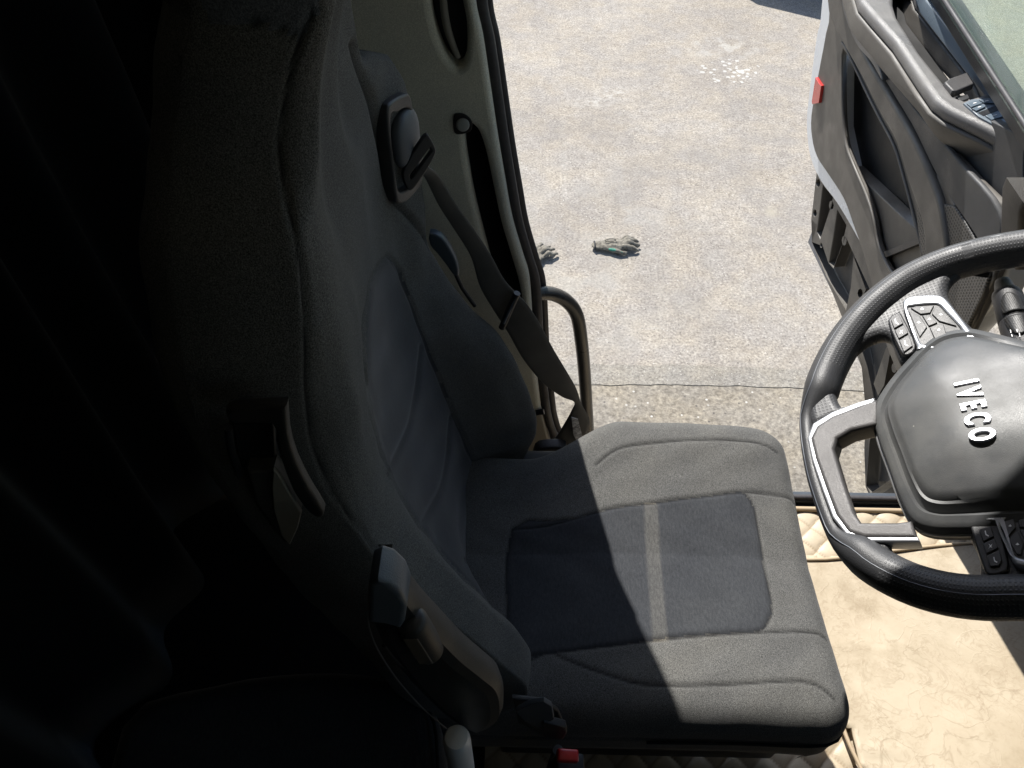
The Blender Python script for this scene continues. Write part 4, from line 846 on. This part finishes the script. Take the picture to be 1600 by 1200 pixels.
keypad([(1410, 475), (1416, 465), (1432, 461), (1460, 460), (1474, 463), (1488, 478), (1520, 520), (1540, 545), (1440, 545), (1432, 540), (1420, 505)],
       [(1419, 484), (1424, 478), (1452, 475), (1466, 476), (1478, 488), (1506, 520), (1500, 540), (1450, 538), (1436, 530)],
       [(1416, 480), (1424, 474), (1452, 472), (1470, 474), (1482, 488), (1510, 525), (1500, 545), (1436, 540), (1430, 528)],
       [[(1422, 481), (1430, 478), (1460, 477), (1454, 489), (1438, 491)], [(1462, 477), (1470, 480), (1496, 510), (1467, 502), (1455, 490)], [(1419, 485), (1437, 493), (1449, 511), (1437, 528)], [(1440, 492), (1453, 491), (1465, 504), (1451, 510)], [(1452, 512), (1467, 505), (1475, 507), (1480, 525), (1460, 530)]],
       [(1387, 500), (1402, 488), (1408, 490), (1428, 530), (1430, 545), (1420, 554), (1410, 553), (1400, 535)],
       [[(1392, 500), (1404, 491), (1411, 505), (1397, 513)], [(1398, 516), (1412, 507), (1419, 520), (1404, 529)], [(1405, 532), (1420, 523), (1426, 540), (1412, 550)]],
       [(1330, 545), (1352, 530), (1374, 522), (1390, 528), (1400, 552), (1420, 566), (1540, 560), (1535, 525), (1500, 488), (1482, 462), (1480, 443), (1492, 426), (1516, 412), (1560, 404), (1500, 398), (1450, 412), (1400, 440), (1355, 476), (1322, 515)])
keypad([(1536, 812), (1560, 812), (1566, 822), (1578, 866), (1590, 884), (1625, 886), (1660, 870), (1680, 800), (1600, 800)],
       [(1566, 815), (1576, 850), (1590, 870), (1625, 872), (1645, 850), (1660, 810), (1610, 806)],
       [(1562, 812), (1575, 858), (1592, 876), (1630, 874), (1660, 850), (1670, 806), (1610, 804)],
       [[(1568, 814), (1584, 810), (1588, 824), (1574, 840)], [(1590, 812), (1615, 808), (1625, 824), (1592, 824)], [(1575, 843), (1590, 827), (1600, 850), (1596, 868), (1588, 866)], [(1592, 827), (1625, 827), (1640, 850), (1604, 850)]],
       [(1516, 822), (1522, 815), (1548, 812), (1562, 824), (1576, 880), (1570, 894), (1545, 898), (1534, 880)],
       [[(1530, 827), (1548, 822), (1553, 838), (1536, 846)], [(1536, 849), (1554, 841), (1560, 856), (1541, 865)], [(1542, 868), (1561, 859), (1566, 876), (1560, 884), (1547, 885)]],
       [(1512, 812), (1528, 862), (1530, 892), (1520, 912), (1495, 922), (1450, 915), (1480, 945), (1560, 955), (1660, 950), (1700, 800), (1600, 800)])
# spoke roots: leather swelling into the rim
slab('leather_root', WF, [(1268, 590), (1290, 560), (1304, 585), (1303, 612), (1314, 632), (1332, 642), (1300, 654), (1270, 665), (1260, 640)], LEA, wheel, -.014, .012, .011, soft=3, bres=5)
slab('leather_root', WF, [(1305, 815), (1345, 838), (1384, 843), (1391, 858), (1385, 874), (1388, 892), (1405, 912), (1370, 905), (1335, 880)], LEA, wheel, -.014, .012, .011, soft=3, bres=5)
# column shroud below the hub
tube('hub_back', [WF.P(hc[0], hc[1], -.10), WF.P(hc[0], hc[1], -.03), WF.P(hc[0], hc[1], -.008)], [.05, .055, .07], PLB, wheel, n=28)
col = empty('steering_column', WF.P(0, .0, -.2), 'black steering column shroud with an indicator stalk behind the wheel', 'steering column')
SC = Frame(WF.P(0, 0, -.055), WF.U, WF.V)
slab('column_shroud', SC, [(-.075, -.055), (.075, -.055), (.085, .05), (.06, .16), (-.06, .16), (-.085, .05)], PLB, col, -.16, 0, .015, px=False, soft=3)
tube('column_tube', [WF.P(0, .06, -.2), Vector((.62, -.03, 1.75))], .06, PLB, col, n=20)
e = -.035
pa, pb = WF.pt(1566, 438, e), WF.pt(1620, 610, e); axs = (pb-pa).normalized(); Ls = (pb-pa).length
prf = [(0, .004), (.01, .0085), (.05, .0105), (.10, .0115), (.13, .0155), (.16, .0168), (.40, .0180), (.405, .0172), (.42, .0172), (.425, .0182), (.62, .0178), (.68, .0165), (.8, .014), (1, .012)]
stk = tube('indicator_stalk', [pa+axs*Ls*s for s, r_ in prf], [r_ for s, r_ in prf], PLB, col, n=32)
nu = WF.N
def pad(c, l0, l1, w_, name):
    V = []; F = []; k = 14
    s_ = axs.cross(nu).normalized()
    for i in range(k):
        tt = i/(k-1); ww = w_*math.sqrt(max(.02, 1-(abs(tt if l0 else 1-tt))**2.4)) if True else w_
        p = pa+axs*Ls*(c+(l1)*(tt-.0))
        for jj in (-1, -.5, 0, .5, 1): V.append(p+s_*ww*jj+nu*(.0186*math.sqrt(max(0, 1-(ww*jj/.019)**2))+.0004))
        if i: F += [((i-1)*5+j, i*5+j, i*5+j+1, (i-1)*5+j+1) for j in range(4)]
    o = from_pydata(name, V, F, GRILL2, stk, 60, [(v[1], v[0]) for v in V]); md = o.modifiers.new('s', 'SOLIDIFY'); md.thickness = .0012; return o
pad(.22, False, .17, .011, 'grip_pad'); pad(.43, True, .17, .011, 'grip_pad')
def mark(pts, e2=.0):
    pass
for (x, y, ln) in ((1578, 515, 5), (1588, 514, 5), (1580, 522, 4), (1592, 520, 6)):
    f2 = Frame(WF.pt(x, y, -.014), WF.U, WF.V); slab('stalk_mark', f2, [(x, y), (x+1.3, y), (x+2.3, y+ln), (x+1, y+ln)], WHT, stk, 0, .0004, .0001)

# ================================================================== WORK GLOVES
def glove(name, O, ang, mirror, label, spread, grp):
    root = empty(name, O, label, 'glove', grp)
    M = Matrix.Translation(Vector(O)) @ Matrix.Rotation(ang, 4, 'Z') @ Matrix.Scale(1.12, 4)
    chains = [([(-.115, 0, .018), (-.07, .002, .022), (-.02, .0, .024), (.02, .0, .02)], [.030, .036, .040, .034], .62),
              ([(-.08, .012, .02), (-.02, .020, .024), (.02, .012, .02)], [.026, .028, .024], .7),
              ([(-.08, -.014, .02), (-.02, -.020, .022), (.02, -.014, .018)], [.026, .027, .024], .7)]
    for k, (y, l, dy, zz) in enumerate(spread):
        chains.append(([(.015, y, .020), (.045, y+dy*.4, .024+zz), (.015+l*.65, y+dy*.75, .020+zz*.6), (.015+l, y+dy, .012)], [.0125, .0125, .0118, .0085], 1))
    chains.append(([(-.045, -.022, .018), (-.02, -.045, .018), (.012, -.058, .016), (.035, -.060, .012)], [.016, .0145, .0125, .0085], 1))
    bm = bmesh.new()
    for pts, rd, fl in chains:
        P_ = catmull([Vector(p) for p in pts], 4); Rd = [v.x for v in catmull([Vector((r_, 0)) for r_ in rd], 4)]
        V, F, UV = tube_data(P_, Rd, 14)
        vs = []
        for i, v in enumerate(V):
            c = P_[i//14]; q = Vector(v)-c; q.z *= fl*.62 if fl < 1 else .85
            vs.append(bm.verts.new(c+q))
        for f in F: bm.faces.new([vs[k] for k in f])
        for ci, pp in ((0, P_[0]), (-1, P_[-1])):
            r_ = Rd[ci]*.96; res = bmesh.ops.create_icosphere(bm, subdivisions=2, radius=r_)
            for v in res['verts']: v.co.z *= (.62*fl if fl < 1 else .85); v.co += pp
    for v in bm.verts:
        x, y, z = v.co; v.co.z += .003*math.sin(x*120+y*60)+.002*math.sin(y*190); v.co.z = max(v.co.z, .002)
        if mirror: v.co.y = -v.co.y
    if mirror: bmesh.ops.reverse_faces(bm, faces=bm.faces[:])
    bmesh.ops.transform(bm, matrix=M, verts=bm.verts)
    me = bpy.data.meshes.new('glove_body'); bm.to_mesh(me); bm.free()
    tmp = bpy.data.objects.new('tmp', me); COL.objects.link(tmp); rm = tmp.modifiers.new('r', 'REMESH'); rm.mode = 'VOXEL'; rm.voxel_size = .0032
    sm = tmp.modifiers.new('s', 'SMOOTH'); sm.iterations = 2
    me2 = bpy.data.meshes.new_from_object(tmp.evaluated_get(bpy.context.evaluated_depsgraph_get())); COL.objects.unlink(tmp)
    link('glove_body', me2, GLOVE, root, 0); me2.shade_smooth()
    sg = -1 if mirror else 1
    V, F, UV = tube_data(catmull([M@Vector(p) for p in [(-.06, -.034*sg, .020), (-.03, -.046*sg, .024), (-.002, -.057*sg, .022), (.02, -.062*sg, .017)]], 4), [.004, .006, .0075, .008, .009, .009, .009, .009, .009, .008, .007, .006, .004][:13], 10)
    from_pydata('thumb_trim', V, F, GREEN, root, 60)
    V, F, UV = tube_data([M@Vector((-.125, .036*math.cos(a)*.8, .018+.014*math.sin(a))) for a in np.linspace(0, 2*math.pi, 24)], .0045, 8); from_pydata('cuff', V, F, mat('cuff_knit', (.035, .035, .037), .9, grain=.6) if 'cuff_knit' not in MATS else MATS['cuff_knit'], root, 60)
    # stitched back panel
    V, F, UV = tube_data(catmull([M@Vector((x, y*sg, z)) for x, y, z in [(-.07, .012, .041), (-.045, .022, .043), (-.02, .018, .044), (-.015, .006, .045), (-.04, .0, .045), (-.068, .004, .043)]], 4, True), .0018, 6); from_pydata('stitched_panel', V, F, MATS['cuff_knit'], root, 60)
g1 = flat(0).px(964, 388)
glove('work_glove', (g1[0]+.005, g1[1]-.0, .004), R(2), False, 'grey work glove lying alone palm down on the asphalt, its thumb edged green', [(.028, .075, .030, .012), (.012, .092, .022, .016), (-.004, .095, .006, .014), (-.022, .085, -.014, .008)], 'work gloves on the asphalt')
g2 = flat(0).px(838, 405)
glove('work_glove', (g2[0], g2[1], .004), R(48), True, 'grey work glove half hidden behind the door pillar edge, only its fingers showing', [(.028, .078, .034, .008), (.010, .095, .016, .018), (-.006, .095, .0, .014), (-.022, .085, -.026, .01)], 'work gloves on the asphalt')
